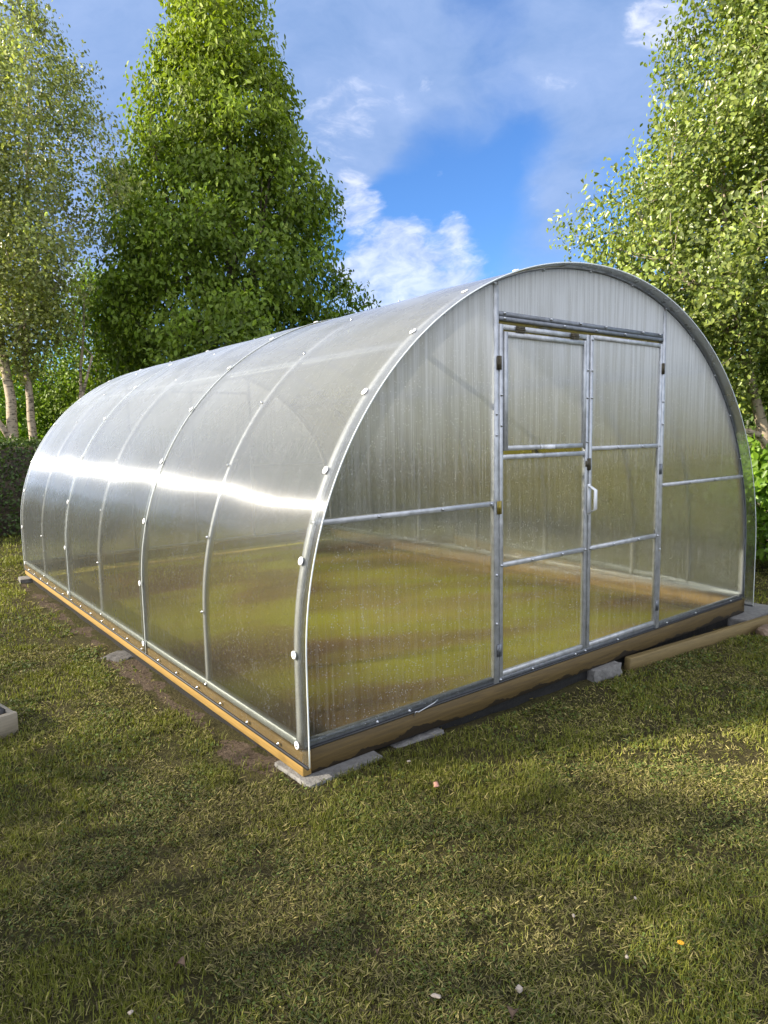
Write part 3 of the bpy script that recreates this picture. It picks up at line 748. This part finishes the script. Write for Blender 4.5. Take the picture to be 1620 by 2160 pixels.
def dead_leaf(px, py, s, rz, label):
    x, y, z = ray_ground(px, py); V = []; n = 7; Qs = []
    for i in range(n):
        t = i/(n-1); wd = math.sin(math.pi*min(1, t*.92+.04))*.42*s
        for k, sgn in enumerate((-1, -.4, .4, 1)): V.append((t*s-s/2, sgn*wd, .012*abs(sgn)+.012*math.sin(t*4)))
    for i in range(n-1):
        for k in range(3): a = i*4+k; Qs.append((a, a+4, a+5, a+1))
    nv = len(V); V += [(a, b, c-.0012) for a, b, c in V]; Qs += [tuple(j+nv for j in q[::-1]) for q in Qs]
    o = mesh_np('dead_leaf', V, Qs, mat=M['deadleaf'], smooth=True); o.location = (x, y, z+.012); o.rotation_euler.z = rz
    return tag(o, label, 'dead leaf', 'brown dead leaves on the lawn')
dead_leaf(1082, 2150, .036, .6, 'brown curled dead leaf at the bottom edge of the lawn')
dead_leaf(380, 2048, .034, 2.1, 'brown dead leaf on the lawn in the lower left')
dead_leaf(796, 2020, .022, .9, 'small brown dead leaf on the lawn below the near corner of the greenhouse')
# yellow flower
x, y, z = ray_ground(1437, 2004)
fl = empty('yellow_flower', (x, y, z-.01)); tag(fl, 'single small yellow flower in the sunlit grass at lower right', 'flower')
M['yellow'] = pbr('yellow_petal', (.5, .27, .01), .6)
M['stem'] = pbr('green_stem', (.08, .14, .03), .6)
MB().sweep([(0, 0, -.02), (.002, 0, .012), (0, .002, .030)], .0012, 6).build('stem', M['stem'], fl)
mb = MB()
for k in range(14):
    a = k*2*math.pi/14; d = Vector((math.cos(a), math.sin(a), .35)); mb.sweep([(0, .002, .030), Vector((0, .002, .030))+d*.006, Vector((0, .002, .030))+d*.010], [.0008, .0022, .0006], 5)
mb.sweep([(0, .002, .029), (0, .002, .033), (0, .002, .034)], [.003, .003, .001], 8); mb.build('petals', M['yellow'], fl)

# weathered timber planter, its corner enters at the left edge
pr_ = empty('planter', (-.865, 1.46, -.19), R(12)); tag(pr_, 'weathered timber planter box with a dark liner, its corner showing at the left edge', 'planter')
def pbx(lo, hi, nm='side_board', mat='grey_wood'): return MB().box(lo, hi, .003).build(nm, M[mat], pr_)
pbx((-.80, -.0, .0), (.0, .035, .13)); pbx((-.035, .037, .0), (.0, .42, .125)); pbx((-.80, .385, .0), (-.037, .42, .13)); pbx((-.80, .037, 0), (-.765, .383, .125))
M['liner'] = pbr('black_liner', (.012, .012, .014), .5)
M['soil'] = pbr('potting_soil', (.05, .035, .025), .95, 0, 60, .3, .8, 80)
pbx((-.763, .04, .01), (-.04, .38, .075), 'soil', 'soil')
pbx((-.07, .045, .075), (-.04, .375, .15), 'liner', 'liner')
V = []; Qs = []
for k in range(22):
    a = rng.random()*6.28; r0 = rng.random()*.03; l = .05+rng.random()*.05
    c = Vector((-.10+math.cos(a)*r0, .18+math.sin(a)*r0, .12)); d = Vector((math.cos(a)*.6, math.sin(a)*.6, .75)); sd = Vector((-math.sin(a), math.cos(a), 0))
    i = len(V); V += [c-sd*.004, c+sd*.004, c+d*l*.5+sd*.014, c+d*l*.5-sd*.014, c+d*l+Vector((0, 0, -.02))+sd*.003, c+d*l+Vector((0, 0, -.02))-sd*.003]
    Qs += [(i, i+1, i+2, i+3), (i+3, i+2, i+4, i+5)]
sp = mesh_np('seedling', [tuple(v) for v in V], Qs, mat=pbr('seedling_leaf', (.03, .14, .06), .5), parent=pr_)

# ------------------------------------------------------------------ foliage generators
def leaves_np(P, N, size, rng, droop=.3, widthf=.55, tint=None, fold=.25):
    """P centres, N rough facing normals: 6-vertex folded leaves"""
    n = len(P)
    N = N/np.linalg.norm(N, axis=1, keepdims=True)
    A = rng.normal(size=(n, 3)); A[:, 2] -= droop*2; A = A-N*(A*N).sum(1, keepdims=True); A /= np.linalg.norm(A, axis=1, keepdims=True)
    B = np.cross(N, A); s = size*(.65+.7*rng.random(n))[:, None]; w_ = s*widthf/2
    f = N*w_*fold
    V = np.stack([P-A*s*.5, P-A*s*.16+B*w_+f, P+A*s*.2+B*w_*.8+f, P+A*s*.5-N*s*.08, P+A*s*.2-B*w_*.8+f, P-A*s*.16-B*w_+f], 1)
    I = np.arange(n)[:, None]*6
    Q = np.concatenate([I+np.array([[0, 1, 2, 3]]), I+np.array([[0, 3, 4, 5]])], 0)
    T = np.repeat(tint, 6, axis=0) if tint is not None else None
    return V.reshape(-1, 3), Q, T


def crown_tree(name, label, cat, base, prof, nclump, nleaf, leaf, lmat, bmat, seed, shell=.35, clr=.30, flat=.55, stems=None, droop=.3, gap=.42, group=None, drift=(0, 0),
               tvar=.35, yellow=.25, twig=.008, limb=.02, lobes=.22, hang=0.0, widthf=.6, top_tint=0):
    """prof: list of (height, radius) for the crown; stems: list of polylines [(x,y,z,r)...] in local space"""
    rg = np.random.default_rng(seed); root = empty(name, base); tag(root, label, cat, group)
    hs = np.array([p[0] for p in prof]); rs = np.array([p[1] for p in prof])
    C = []; ph = rg.random(8)*6.28
    wts = None
    while len(C) < nclump:
        z = rg.uniform(hs[0], hs[-1]); r = np.interp(z, hs, rs)
        if rg.random() > (r/rs.max())**1.2: continue
        a = rg.uniform(0, 2*math.pi)
        lob = 1+lobes*(math.sin(3*a+ph[0]+z*.9)*.5+math.sin(5*a+ph[1]-z*1.7)*.35+math.sin(2*a+z*2.6+ph[2])*.45)
        q = (1-shell*rg.random()**1.5) if rg.random() < .75 else math.sqrt(rg.random())
        rr = r*lob*q
        x = rr*math.cos(a)+drift[0]*z; y = rr*math.sin(a)+drift[1]*z
        nz = vnoise(np.array([x*1.0+z*.35+ph[3]]), np.array([y+z*.9+ph[4]]), .9, seed)[0]
        if nz < gap*.75: continue
        C.append((x, y, z, a, q))
    C = np.array(C)
    # stems and limbs
    mb = MB(); nodes = []
    for st in (stems or [[(0, 0, -.1, .15), (drift[0]*hs[-1]*.8, drift[1]*hs[-1]*.8, hs[-1]*.93, .02)]]):
        pts = []; rad = []
        for (a, b) in zip(st[:-1], st[1:]):
            m_ = max(2, int(np.linalg.norm(np.array(b[:3])-np.array(a[:3]))/.35))
            for k in range(m_):
                t = k/m_; pts.append(np.array(a[:3])*(1-t)+np.array(b[:3])*t); rad.append(a[3]*(1-t)+b[3]*t)
        pts.append(np.array(st[-1][:3])); rad.append(st[-1][3]); pts = np.array(pts)
        wob = np.cumsum(rg.normal(size=pts.shape)*.018, axis=0); wob[0] = 0; wob[:, 2] = 0; pts = pts+wob
        mb.sweep([tuple(p) for p in pts], rad, 9)
        for p, r in zip(pts, rad): nodes.append((*p, r))
    nodes = np.array(nodes)
    # limbs to a subset of clumps, then twigs from the nearest node
    sel = rg.permutation(len(C))[:int(len(C)*.10)]
    sel = sel[np.argsort(C[sel, 4])]
    def attach(c, rmax, rise, wig):
        global _x
        d = nodes[:, :3]-c[:3]; dist = np.linalg.norm(d, axis=1)+np.maximum(0, d[:, 2]+rise*dist_xy(d))*2.2
        i = dist.argmin(); s_ = nodes[i, :3]; ln = np.linalg.norm(c[:3]-s_)
        k = max(3, int(ln/.25)); pts = []; r0 = min(nodes[i, 3]*.7, rmax*(.5+ln*.35)); rad = []
        for j in range(k+1):
            t = j/k; p = s_*(1-t)+c[:3]*t; p = p+np.array([0, 0, -.12*ln*math.sin(math.pi*t)*(1 if rise > 0 else -1)])
            if 0 < j < k: p = p+rg.normal(size=3)*wig*ln
            pts.append(p); rad.append(r0*(1-t)+.004*t)
        return pts, rad
    def dist_xy(d): return np.hypot(d[:, 0], d[:, 1])
    for i in sel:
        pts, rad = attach(C[i], limb, .6, .02)
        mb.sweep([tuple(p) for p in pts], rad, 6, cap=False)
        nodes = np.concatenate([nodes, np.array([(*p, r) for p, r in zip(pts, rad)])])
    for i in rg.permutation(len(C))[:int(len(C)*.5)]:
        pts, rad = attach(C[i], twig, .3, .03)
        if np.linalg.norm(pts[0]-pts[-1]) < 1.3: mb.sweep([tuple(p) for p in pts], rad, 4, cap=False)
    mb.build('trunk', M[bmat], root, True)
    # leaves
    n = len(C)*nleaf; ci = np.repeat(np.arange(len(C)), nleaf)
    G = rg.normal(size=(n, 3))*np.array([clr, clr, clr*flat])
    G[:, 2] -= hang*rg.random(n)*clr*3
    ln_ = np.linalg.norm(G/np.array([clr, clr, clr*flat]), axis=1, keepdims=True); G = G*np.minimum(1, 1.9/np.maximum(ln_, 1e-6))
    P = C[ci, :3]+G
    outw = np.stack([np.cos(C[ci, 3]), np.sin(C[ci, 3]), np.full(n, .55)], 1)
    N = outw*.8+rg.normal(size=(n, 3))*.62
    bri = np.exp(rg.normal(size=n)*tvar*.5)*np.exp(rg.normal(size=len(C))*tvar*.35)[ci]
    ye = rg.random(n)*yellow+top_tint*np.clip((C[ci, 2]/hs[-1]-.45)*2, 0, 1)
    bri = bri*(1+.25*top_tint*np.clip((C[ci, 2]/hs[-1]-.45)*2, 0, 1))  # leaves yellower and brighter towards the top of the crown
    T = np.stack([bri*(1+ye*1.2), bri*(1+ye*.6), bri*(1-ye*.3)], 1)
    V, Q, T2 = leaves_np(P, N, leaf, rg, droop, widthf, T)
    mesh_np('crown', V, Q, mat=M[lmat], parent=root, tint=T2)
    return root


def at_px(px, depth, py=1000):
    """ground point whose image column is px at the given depth"""
    d = (fwd*FPX+cr*(px-810)-cu*(py-1080))/FPX*depth
    x, y = CAM[0]+d.x, CAM[1]+d.y; return (x, y, float(gh(x, y)))

# hornbeam
crown_tree('hornbeam', 'tall conical dark green hornbeam behind the greenhouse', 'tree', at_px(492, 16.3), [(.7, 2.5), (2.5, 2.95), (4.5, 2.8), (6.3, 2.35), (8.0, 1.9), (9.8, 1.4), (11.6, .85), (13.2, .1)],
           1850, 62, .118, 'horn_leaf', 'bark', 5, shell=.35, clr=.225, flat=.8, gap=.27, droop=.9, hang=.2, lobes=.2, widthf=.5, limb=.05, twig=.012, tvar=.45, yellow=.3, top_tint=.55,
           stems=[[(0, 0, -.2, .22), (0, 0, 3, .17), (.05, 0, 9, .08), (0, 0, 13, .02)]]+[[(0, 0, .6+.3*k, .07), (math.cos(k*2.4)*1.0, math.sin(k*2.4)*1.0, 3+k*.6, .045), (math.cos(k*2.4)*1.6, math.sin(k*2.4)*1.6, 6+k*.5, .012)] for k in range(7)])
# two silver birches on the left
crown_tree('birch_tree', 'silver birch on the left with several pale stems, its crown touching the hornbeam', 'tree', at_px(58, 12.9), [(2.9, .25), (3.8, .9), (4.9, 1.65), (6.2, 1.85), (7.8, 1.75), (8.8, 1.25), (9.7, .25)],
           1150, 40, .068, 'birch_leaf', 'birch_bark', 21, shell=.6, clr=.165, flat=1.0, gap=.56, droop=.5, hang=.35, limb=.032, twig=.007, tvar=.55, yellow=.3, lobes=.3,
           stems=[[(-.15, 0, -.1, .11), (-.12, .05, 1.2, .10), (-.25, .1, 3.5, .075), (-.5, 0, 6.5, .045), (-.55, 0, 9, .012)],
                  [(.12, .1, -.1, .085), (.18, .1, 1.6, .075), (.3, .2, 3.6, .055), (.5, .2, 6.5, .03), (.6, .1, 8.8, .01)],
                  [(.25, .1, 0, .05), (.75, .25, 1.0, .042), (1.05, .3, 2.2, .035), (1.3, .4, 4.5, .015)],
                  [(.25, .0, .2, .045), (.9, -.1, 1.7, .035), (1.25, -.2, 3.2, .02)],
                  [(-.15, 0, 1.4, .06), (-.8, 0, 2.6, .04), (-1.1, .1, 4.6, .02)]])
crown_tree('birch_tree', 'tall silver birch at the left edge, its top cut off by the photo corner', 'tree', at_px(-185, 13.6), [(2.6, .8), (4.5, 1.7), (6.5, 1.9), (8.6, 1.6), (9.8, .8), (10.6, .2)],
           760, 40, .068, 'birch_leaf', 'birch_bark', 22, shell=.6, clr=.17, flat=1.0, gap=.45, droop=.5, hang=.35, limb=.032, twig=.007, tvar=.55, yellow=.3, lobes=.3,
           stems=[[(0, 0, -.1, .12), (.1, 0, 3, .09), (.0, 0, 7, .05), (0, 0, 10.6, .012)], [(0, 0, 1.6, .06), (.9, .2, 3.6, .04), (1.3, .2, 6.5, .015)]])
# birch on the right
rh = Vector((math.cos(YAW), -math.sin(YAW), 0)); fh = Vector((math.sin(YAW), math.cos(YAW), 0))
def loc_(a, b, z, r): v = rh*a+fh*b; return (v.x, v.y, z, r)
crown_tree('birch_tree', 'yellow green birch rising behind the right side of the greenhouse', 'tree', at_px(1622, 8.1), [(1.9, .5), (2.5, 1.2), (3.1, 1.82), (4.0, 1.95), (4.9, 1.8), (5.8, 1.25), (6.8, .9), (7.6, .5), (8.1, .15)],
           2300, 50, .056, 'birch_leaf2', 'birch_bark', 33, shell=.7, clr=.145, flat=1.0, gap=.44, droop=.5, hang=.4, limb=.04, twig=.008, tvar=.55, yellow=.3, lobes=.25,
           stems=[[loc_(0, 0, -.1, .125), loc_(-.03, 0, .9, .105), loc_(.0, 0, 1.35, .10), loc_(.15, .1, 3.0, .07), loc_(.3, 0, 5.2, .04), loc_(.2, 0, 7.5, .012)],
                  [loc_(0, 0, 1.25, .07), loc_(-.25, -.1, 1.75, .06), loc_(-.62, -.2, 2.6, .045), loc_(-.85, -.2, 3.8, .03), loc_(-1.0, 0, 5.4, .012)],
                  [loc_(-.62, -.2, 2.6, .035), loc_(-1.2, -.3, 3.2, .022), loc_(-1.7, -.2, 4.0, .01)],
                  [loc_(0, -.05, 1.28, .042), loc_(-.25, -.25, 1.5, .036), loc_(-.75, -.45, 1.62, .02), loc_(-1.2, -.55, 2.0, .01)],
                  [loc_(0.05, .1, 1.4, .06), loc_(.5, .4, 2.6, .045), loc_(.9, .5, 4.5, .015)]])


def box_foliage(name, label, cat, p0, p1, width, height, leaf, lmat, n, seed, core=True, bump=.12, group=None, base_open=0.0, stems=0, z0=None):
    """a clipped hedge from p0 to p1"""
    rg = np.random.default_rng(seed); p0 = np.array(p0); p1 = np.array(p1); d = p1-p0; ln = np.linalg.norm(d); d = d/ln; nrm = np.array([-d[1], d[0]])
    cx_, cy_ = (p0+p1)/2; bz = float(gh(cx_, cy_)) if z0 is None else z0
    root = empty(name, (p0[0], p0[1], bz)); tag(root, label, cat, group)
    # sample surface of rounded box
    per = 2*height+width; u = rg.random(n)*per; t = rg.random(n)*ln
    side = np.where(u < height, -width/2, np.where(u > height+width, width/2, u-height-width/2))
    z = np.where(u < height, u, np.where(u > height+width, per-u, height))
    nx = np.where(u < height, -1., np.where(u > height+width, 1., 0.)); nz = np.where((u >= height) & (u <= height+width), 1., 0.15)
    off = (fbm(t, z+side*2, .55, seed)-.5)*2*bump+rg.normal(size=n)*bump*.45
    side = side+nx*off*1.0; z = np.maximum(z+np.where(nx == 0, off, 0), base_open*rg.random(n))
    P = np.stack([d[0]*t+nrm[0]*side, d[1]*t+nrm[1]*side, z], 1)
    N = np.stack([nrm[0]*nx, nrm[1]*nx, nz], 1)+rg.normal(size=(n, 3))*.5
    bri = np.exp(rg.normal(size=n)*.28); T = np.stack([bri*(1+rg.random(n)*.25), bri, bri], 1)
    V, Q, T2 = leaves_np(P, N, leaf, rg, .4, .6, T)
    mesh_np('foliage', V, Q, mat=M[lmat], parent=root, tint=T2)
    if core:
        A = math.atan2(d[1], d[0]); e = bump*1.2
        c = MB().box((e, -width/2+e, base_open), (ln-e, width/2-e, height-e), .05).build('branch_core', M['bark'], root); c.rotation_euler.z = A
    if stems:
        mb = MB()
        for k in range(stems):
            t = ln*(k+.5)/stems+rg.normal()*.05; s_ = rg.normal()*width*.15; b = np.array([d[0]*t+nrm[0]*s_, d[1]*t+nrm[1]*s_, 0])
            mb.sweep([tuple(b), tuple(b+np.array([rg.normal()*.04, rg.normal()*.04, height*.35])), tuple(b+np.array([rg.normal()*.1, rg.normal()*.1, height*.7]))], [.012, .010, .005], 6)
        mb.build('stem', M['bark'], root)
    return root


box_foliage('hedge', 'clipped dark green hedge running behind the rear of the greenhouse', 'hedge', (-7, 10.9), (10.5, 10.3), 1.0, 1.62, .055, 'hedge_leaf', 60000, 41, bump=.10)
box_foliage('hedge', 'leafy hedge on the right behind the birch trunk', 'hedge', (10.4, 9.6), (8.0, -3.5), 1.0, 1.75, .07, 'hedge_leaf', 40000, 42, bump=.14)
def bush(name, label, base, prof, n, leaf, lmat, seed, clr=.2, nl=40, **kw):
    return crown_tree(name, label, 'bush', base, prof, n, nl, leaf, lmat, 'bark', seed, shell=.5, clr=clr, flat=.9, limb=.02, twig=.006,
                      stems=[[(0, 0, -.05, .03), (.1*math.cos(k), .1*math.sin(k), .4, .025), (.4*math.cos(k*2.2), .4*math.sin(k*2.2), prof[-1][0]*.7, .008)] for k in range(6)], **kw)
bush('bush', 'bright green large leaved bush at the right edge below the birch', at_px(1655, 7.4), [(.25, .40), (.6, .62), (1.0, .62), (1.3, .35)], 130, .085, 'bush_leaf', 51, clr=.12, nl=26, gap=.2)
bush('bush', 'low bright bush at the right behind the large leaved bush', at_px(1720, 8.6), [(.1, .6), (.7, .8), (1.2, .7), (1.6, .35)], 150, .075, 'bush_leaf', 52, clr=.15, nl=30, gap=.2)
bush('bush', 'sunlit green bush behind the hedge at the far left, between the birch stems', at_px(20, 17.5), [(.2, 1.5), (1.5, 2.0), (2.6, 1.7), (3.6, .7)], 420, .10, 'bush_leaf', 53, clr=.28, nl=36, gap=.3)
bush('bush', 'sunlit green bush behind the hedge, left of the hornbeam', at_px(165, 19), [(.2, 1.5), (1.5, 1.9), (2.6, 1.5), (3.4, .5)], 380, .10, 'bush_leaf', 54, clr=.28, nl=36, gap=.3)
crown_tree('leafy_tree', 'dark leafy tree filling the gap between the left birch and the hornbeam', 'tree', at_px(215, 17.8), [(1.2, 1.3), (2.6, 1.7), (4, 1.5), (5.2, .9), (5.9, .3)],
           420, 44, .085, 'horn_leaf', 'bark', 55, shell=.5, clr=.26, flat=.9, gap=.35, limb=.04, twig=.01)
crown_tree('leafy_tree', 'green tree seen low behind the birch crown on the right', 'tree', at_px(1580, 15), [(.6, 1.6), (2, 2.3), (3.6, 2.0), (4.8, 1.0)],
           420, 40, .10, 'horn_leaf', 'bark', 56, shell=.5, clr=.28, flat=.9, gap=.3, limb=.04, twig=.01)
# garden trees standing left of the frame; the lawn lies in their dappled shade
SH = 'trees shading the lawn from outside the photo'
for k, (x, y, h, r) in enumerate([(-9.5, 1.9, 6.4, 1.8), (-13.0, .4, 8.4, 2.3), (-8.5, -1.2, 6.0, 1.8), (-12.2, 3.3, 8.2, 1.6)]):
    crown_tree('garden_tree', ['round garden tree outside the left edge, nearest the planter', 'taller garden tree outside the left edge beyond the planter', 'garden tree behind the photographer on the left', 'slim garden tree outside the left edge behind the round one'][k],
               'tree', (x, y, float(gh(x, y))), [(1.4, r*.6), (h*.45, r), (h*.75, r*.8), (h, r*.2)], [56, 38, 60, 20][k], 40, .15, 'horn_leaf', 'bark', 70+k, shell=.9, clr=.20, flat=.8, gap=.66, group=SH, limb=.04, twig=.01)
box_foliage('hedge', 'tall unseen hedge added outside the left edge to shade the lawn', 'hedge', (-6.4, -3.2), (-7.2, 9.5), .9, 2.85, .09, 'hedge_leaf', 30000, 43, bump=.38)  # unseen hedge, its height set to shade the lawn on the left
# wooded rise far behind
fx = []; n = 90000; rg = np.random.default_rng(9)
ang = rg.uniform(-1.2, 2.2, n); dist = rg.uniform(55, 75, n); top = 3.0+4.5*fbm(ang*14, ang*0, 1.0, 4)
P = np.stack([np.sin(ang)*dist, np.cos(ang)*dist, rg.random(n)**.7*top], 1)
T = np.repeat(np.exp(rg.normal(size=(n, 1))*.35), 3, 1)
V, Q, T2 = leaves_np(P, np.stack([-np.sin(ang), -np.cos(ang), np.full(n, .6)], 1)+rg.normal(size=(n, 3))*.4, .75, rg, .2, .8, T)
fw_ = mesh_np('far_wood', V, Q, mat=M['horn_leaf'], tint=T2); tag(fw_, 'distant belt of trees beyond the garden', 'wood', kind='stuff')

# ------------------------------------------------------------------ grass
def grass():
    rg = np.random.default_rng(77); PX = []
    zones = [(1.2, 3.0, 210000), (3.0, 5.0, 170000), (5.0, 9.0, 110000), (9.0, 16.0, 70000)]
    allP = []
    for d0, d1, n in zones:
        dep = np.sqrt(rg.uniform(d0*d0, d1*d1, n)); lat = rg.uniform(-.66, .66, n)*dep
        x = CAM[0]+math.sin(YAW)*dep+math.cos(YAW)*lat; y = CAM[1]+math.cos(YAW)*dep-math.sin(YAW)*lat
        allP.append(np.stack([x, y, dep], 1))
    A = np.concatenate(allP); x, y, dep = A.T
    inside = (x > -.05) & (x < W+.03) & (y > -.045) & (y < 6.06)
    soil = fbm(x, y, .35, 21)
    drop = inside & ((x < .03) | (x > W-.04) | (y < .02) | (y > 6.0) | (rg.random(len(x)) < .86))
    drop |= (x > -.30*soil) & (x < 0) & (y > .1) & (y < 6.1) & (rg.random(len(x)) < .85)
    for (cx_, cy_, sx, sy, a) in ((.185, .065, .41, .285, 3), (.68, .098, .32, .225, 0), (2.24, .068, .27, .24, -4), (4.27, .10, .62, .44, 2), (-.02, 2.45, .26, .18, 20)):
        dx, dy = x-cx_, y-cy_; c, s = math.cos(R(a)), math.sin(R(a)); u = dx*c+dy*s; v = -dx*s+dy*c
        drop |= (abs(u) < sx/2+.004) & (abs(v) < sy/2+.004)
    drop |= (x > 2.43) & (x < 5.2) & (abs(y+.042+.0805*(x-2.45)) < .026)
    drop |= (x > -1.8) & (x < -.92) & (y > 1.45) & (y < 1.95)
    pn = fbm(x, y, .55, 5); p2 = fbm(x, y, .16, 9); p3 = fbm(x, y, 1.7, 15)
    thin = (p2 < .45) & (rg.random(len(x)) < .68); drop |= thin
    k = ~drop; x, y, dep, pn, p2, p3, inside = x[k], y[k], dep[k], pn[k], p2[k], p3[k], inside[k]; n = len(x)
    z = gh(x, y)
    # lush strips on the left edge and at the bottom, dry mown clippings elsewhere
    lush = np.clip((pn-.47)*5+.35, 0, 1)
    lush = np.maximum(lush, np.clip((-.62-x)*3+(y-.9)*.0, 0, 1)*(y > .5)*.9)
    lush = np.maximum(lush, np.clip(2.15-dep+(pn-.5)*2, 0, 1)*.8)
    typ = rg.random(n); dead = typ > (.36+.34*lush)
    sz = np.clip(dep/3.2, .75, 3.2)
    ln = (.012+.018*rg.random(n))*(1+.4*lush)*np.where(dead, .85, 1)*np.clip(dep/5, 1, 2)
    wd = (.0010+.0014*rg.random(n))*sz*1.05
    a = rg.uniform(0, 2*math.pi, n)
    lean = np.where(dead, rg.uniform(1.0, 1.5, n), np.abs(rg.normal(size=n)*.45)+.35*(1-lush)+.1)
    h = np.stack([np.cos(a), np.sin(a)], 1)
    sd = np.stack([-np.sin(a), np.cos(a)], 1)
    tw = rg.normal(size=n)*.5
    def pt(l, le): return np.stack([h[:, 0]*np.sin(le)*l, h[:, 1]*np.sin(le)*l, np.cos(le)*l], 1)
    base = np.stack([x, y, z-.002+np.where(dead, rg.random(n)*.018, 0)], 1)
    S = np.stack([sd[:, 0]*np.cos(tw), sd[:, 1]*np.cos(tw), np.sin(tw)], 1)*wd[:, None]
    m1 = base+pt(ln*.55, np.where(dead, lean*.94, lean*.75)); tip = m1+pt(ln*.5, np.where(dead, lean, np.minimum(lean*1.3+.15, 1.65)))
    V = np.stack([base-S, base+S, m1+S*.85, m1-S*.85, tip], 1).reshape(-1, 3)
    I = np.arange(n)[:, None]*5
    Qd = I+np.array([[0, 1, 2, 3]]); Tr = I+np.array([[3, 2, 4]])
    g1 = np.array([.080, .095, .018]); g2 = np.array([.165, .165, .032]); d1_ = np.array([.15, .135, .055]); d2_ = np.array([.24, .20, .095]); d3_ = np.array([.055, .045, .024])
    r1 = rg.random((n, 1)); r2 = rg.random((n, 1))
    green = g1*(1-r1)+g2*r1; ded = np.where(r2 < .45, d1_*(.6+.6*r1), np.where(r2 < .68, d2_*(.6+.6*r1), d3_*(.7+.6*r1)))
    T = np.where(dead[:, None], ded, green)*np.exp(rg.normal(size=(n, 1))*.18)
    T = T*np.where(inside[:, None], np.array([2.2, 1.9, 1.0]), 1)  # blades indoors tinted brighter, standing in for light through the sheets
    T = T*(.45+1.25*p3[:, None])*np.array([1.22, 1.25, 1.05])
    # clover and broad weed leaves among the blades
    m = 24000; k = rg.permutation(np.nonzero((dep < 6) & (vnoise(x, y, .22, 61) > .52) & ~inside)[0])[:m]; m = len(k)
    cen = np.stack([x[k], y[k], z[k]+.006+rg.random(m)*.012], 1)+rg.normal(size=(m, 3))*np.array([.006, .006, 0]); rr = (.003+.0035*rg.random(m))*np.clip(dep[k]/2.6, .8, 2)
    nn = rg.normal(size=(m, 3))*.45+np.array([0, 0, 1]); nn /= np.linalg.norm(nn, axis=1, keepdims=True)
    uu = np.cross(nn, rg.normal(size=(m, 3))); uu /= np.linalg.norm(uu, axis=1, keepdims=True); vv = np.cross(nn, uu)
    an = np.arange(6)*math.pi/3
    W6 = cen[:, None, :]+rr[:, None, None]*(uu[:, None, :]*np.cos(an)[None, :, None]+vv[:, None, :]*np.sin(an)[None, :, None]*.85)
    b0 = len(V); I6 = b0+np.arange(m)[:, None]*6
    V = np.concatenate([V, W6.reshape(-1, 3)]); Qd = np.concatenate([Qd, I6+np.array([[0, 1, 2, 3]]), I6+np.array([[0, 3, 4, 5]])])
    cT = np.array([.075, .105, .024])*np.exp(rg.normal(size=(m, 1))*.3)*(.6+.9*p3[k][:, None])
    T = np.concatenate([np.repeat(T, 5, axis=0), np.repeat(cT, 6, axis=0)])
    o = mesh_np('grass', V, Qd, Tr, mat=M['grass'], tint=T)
    tag(o, 'mown lawn of short green and straw coloured grass', 'grass', kind='stuff')
grass()
for o in list(COL.objects):
    if o.name.startswith('screw') or o.name.startswith('washer'): pass
print('objects', len(COL.objects), 'screws', nscrew)
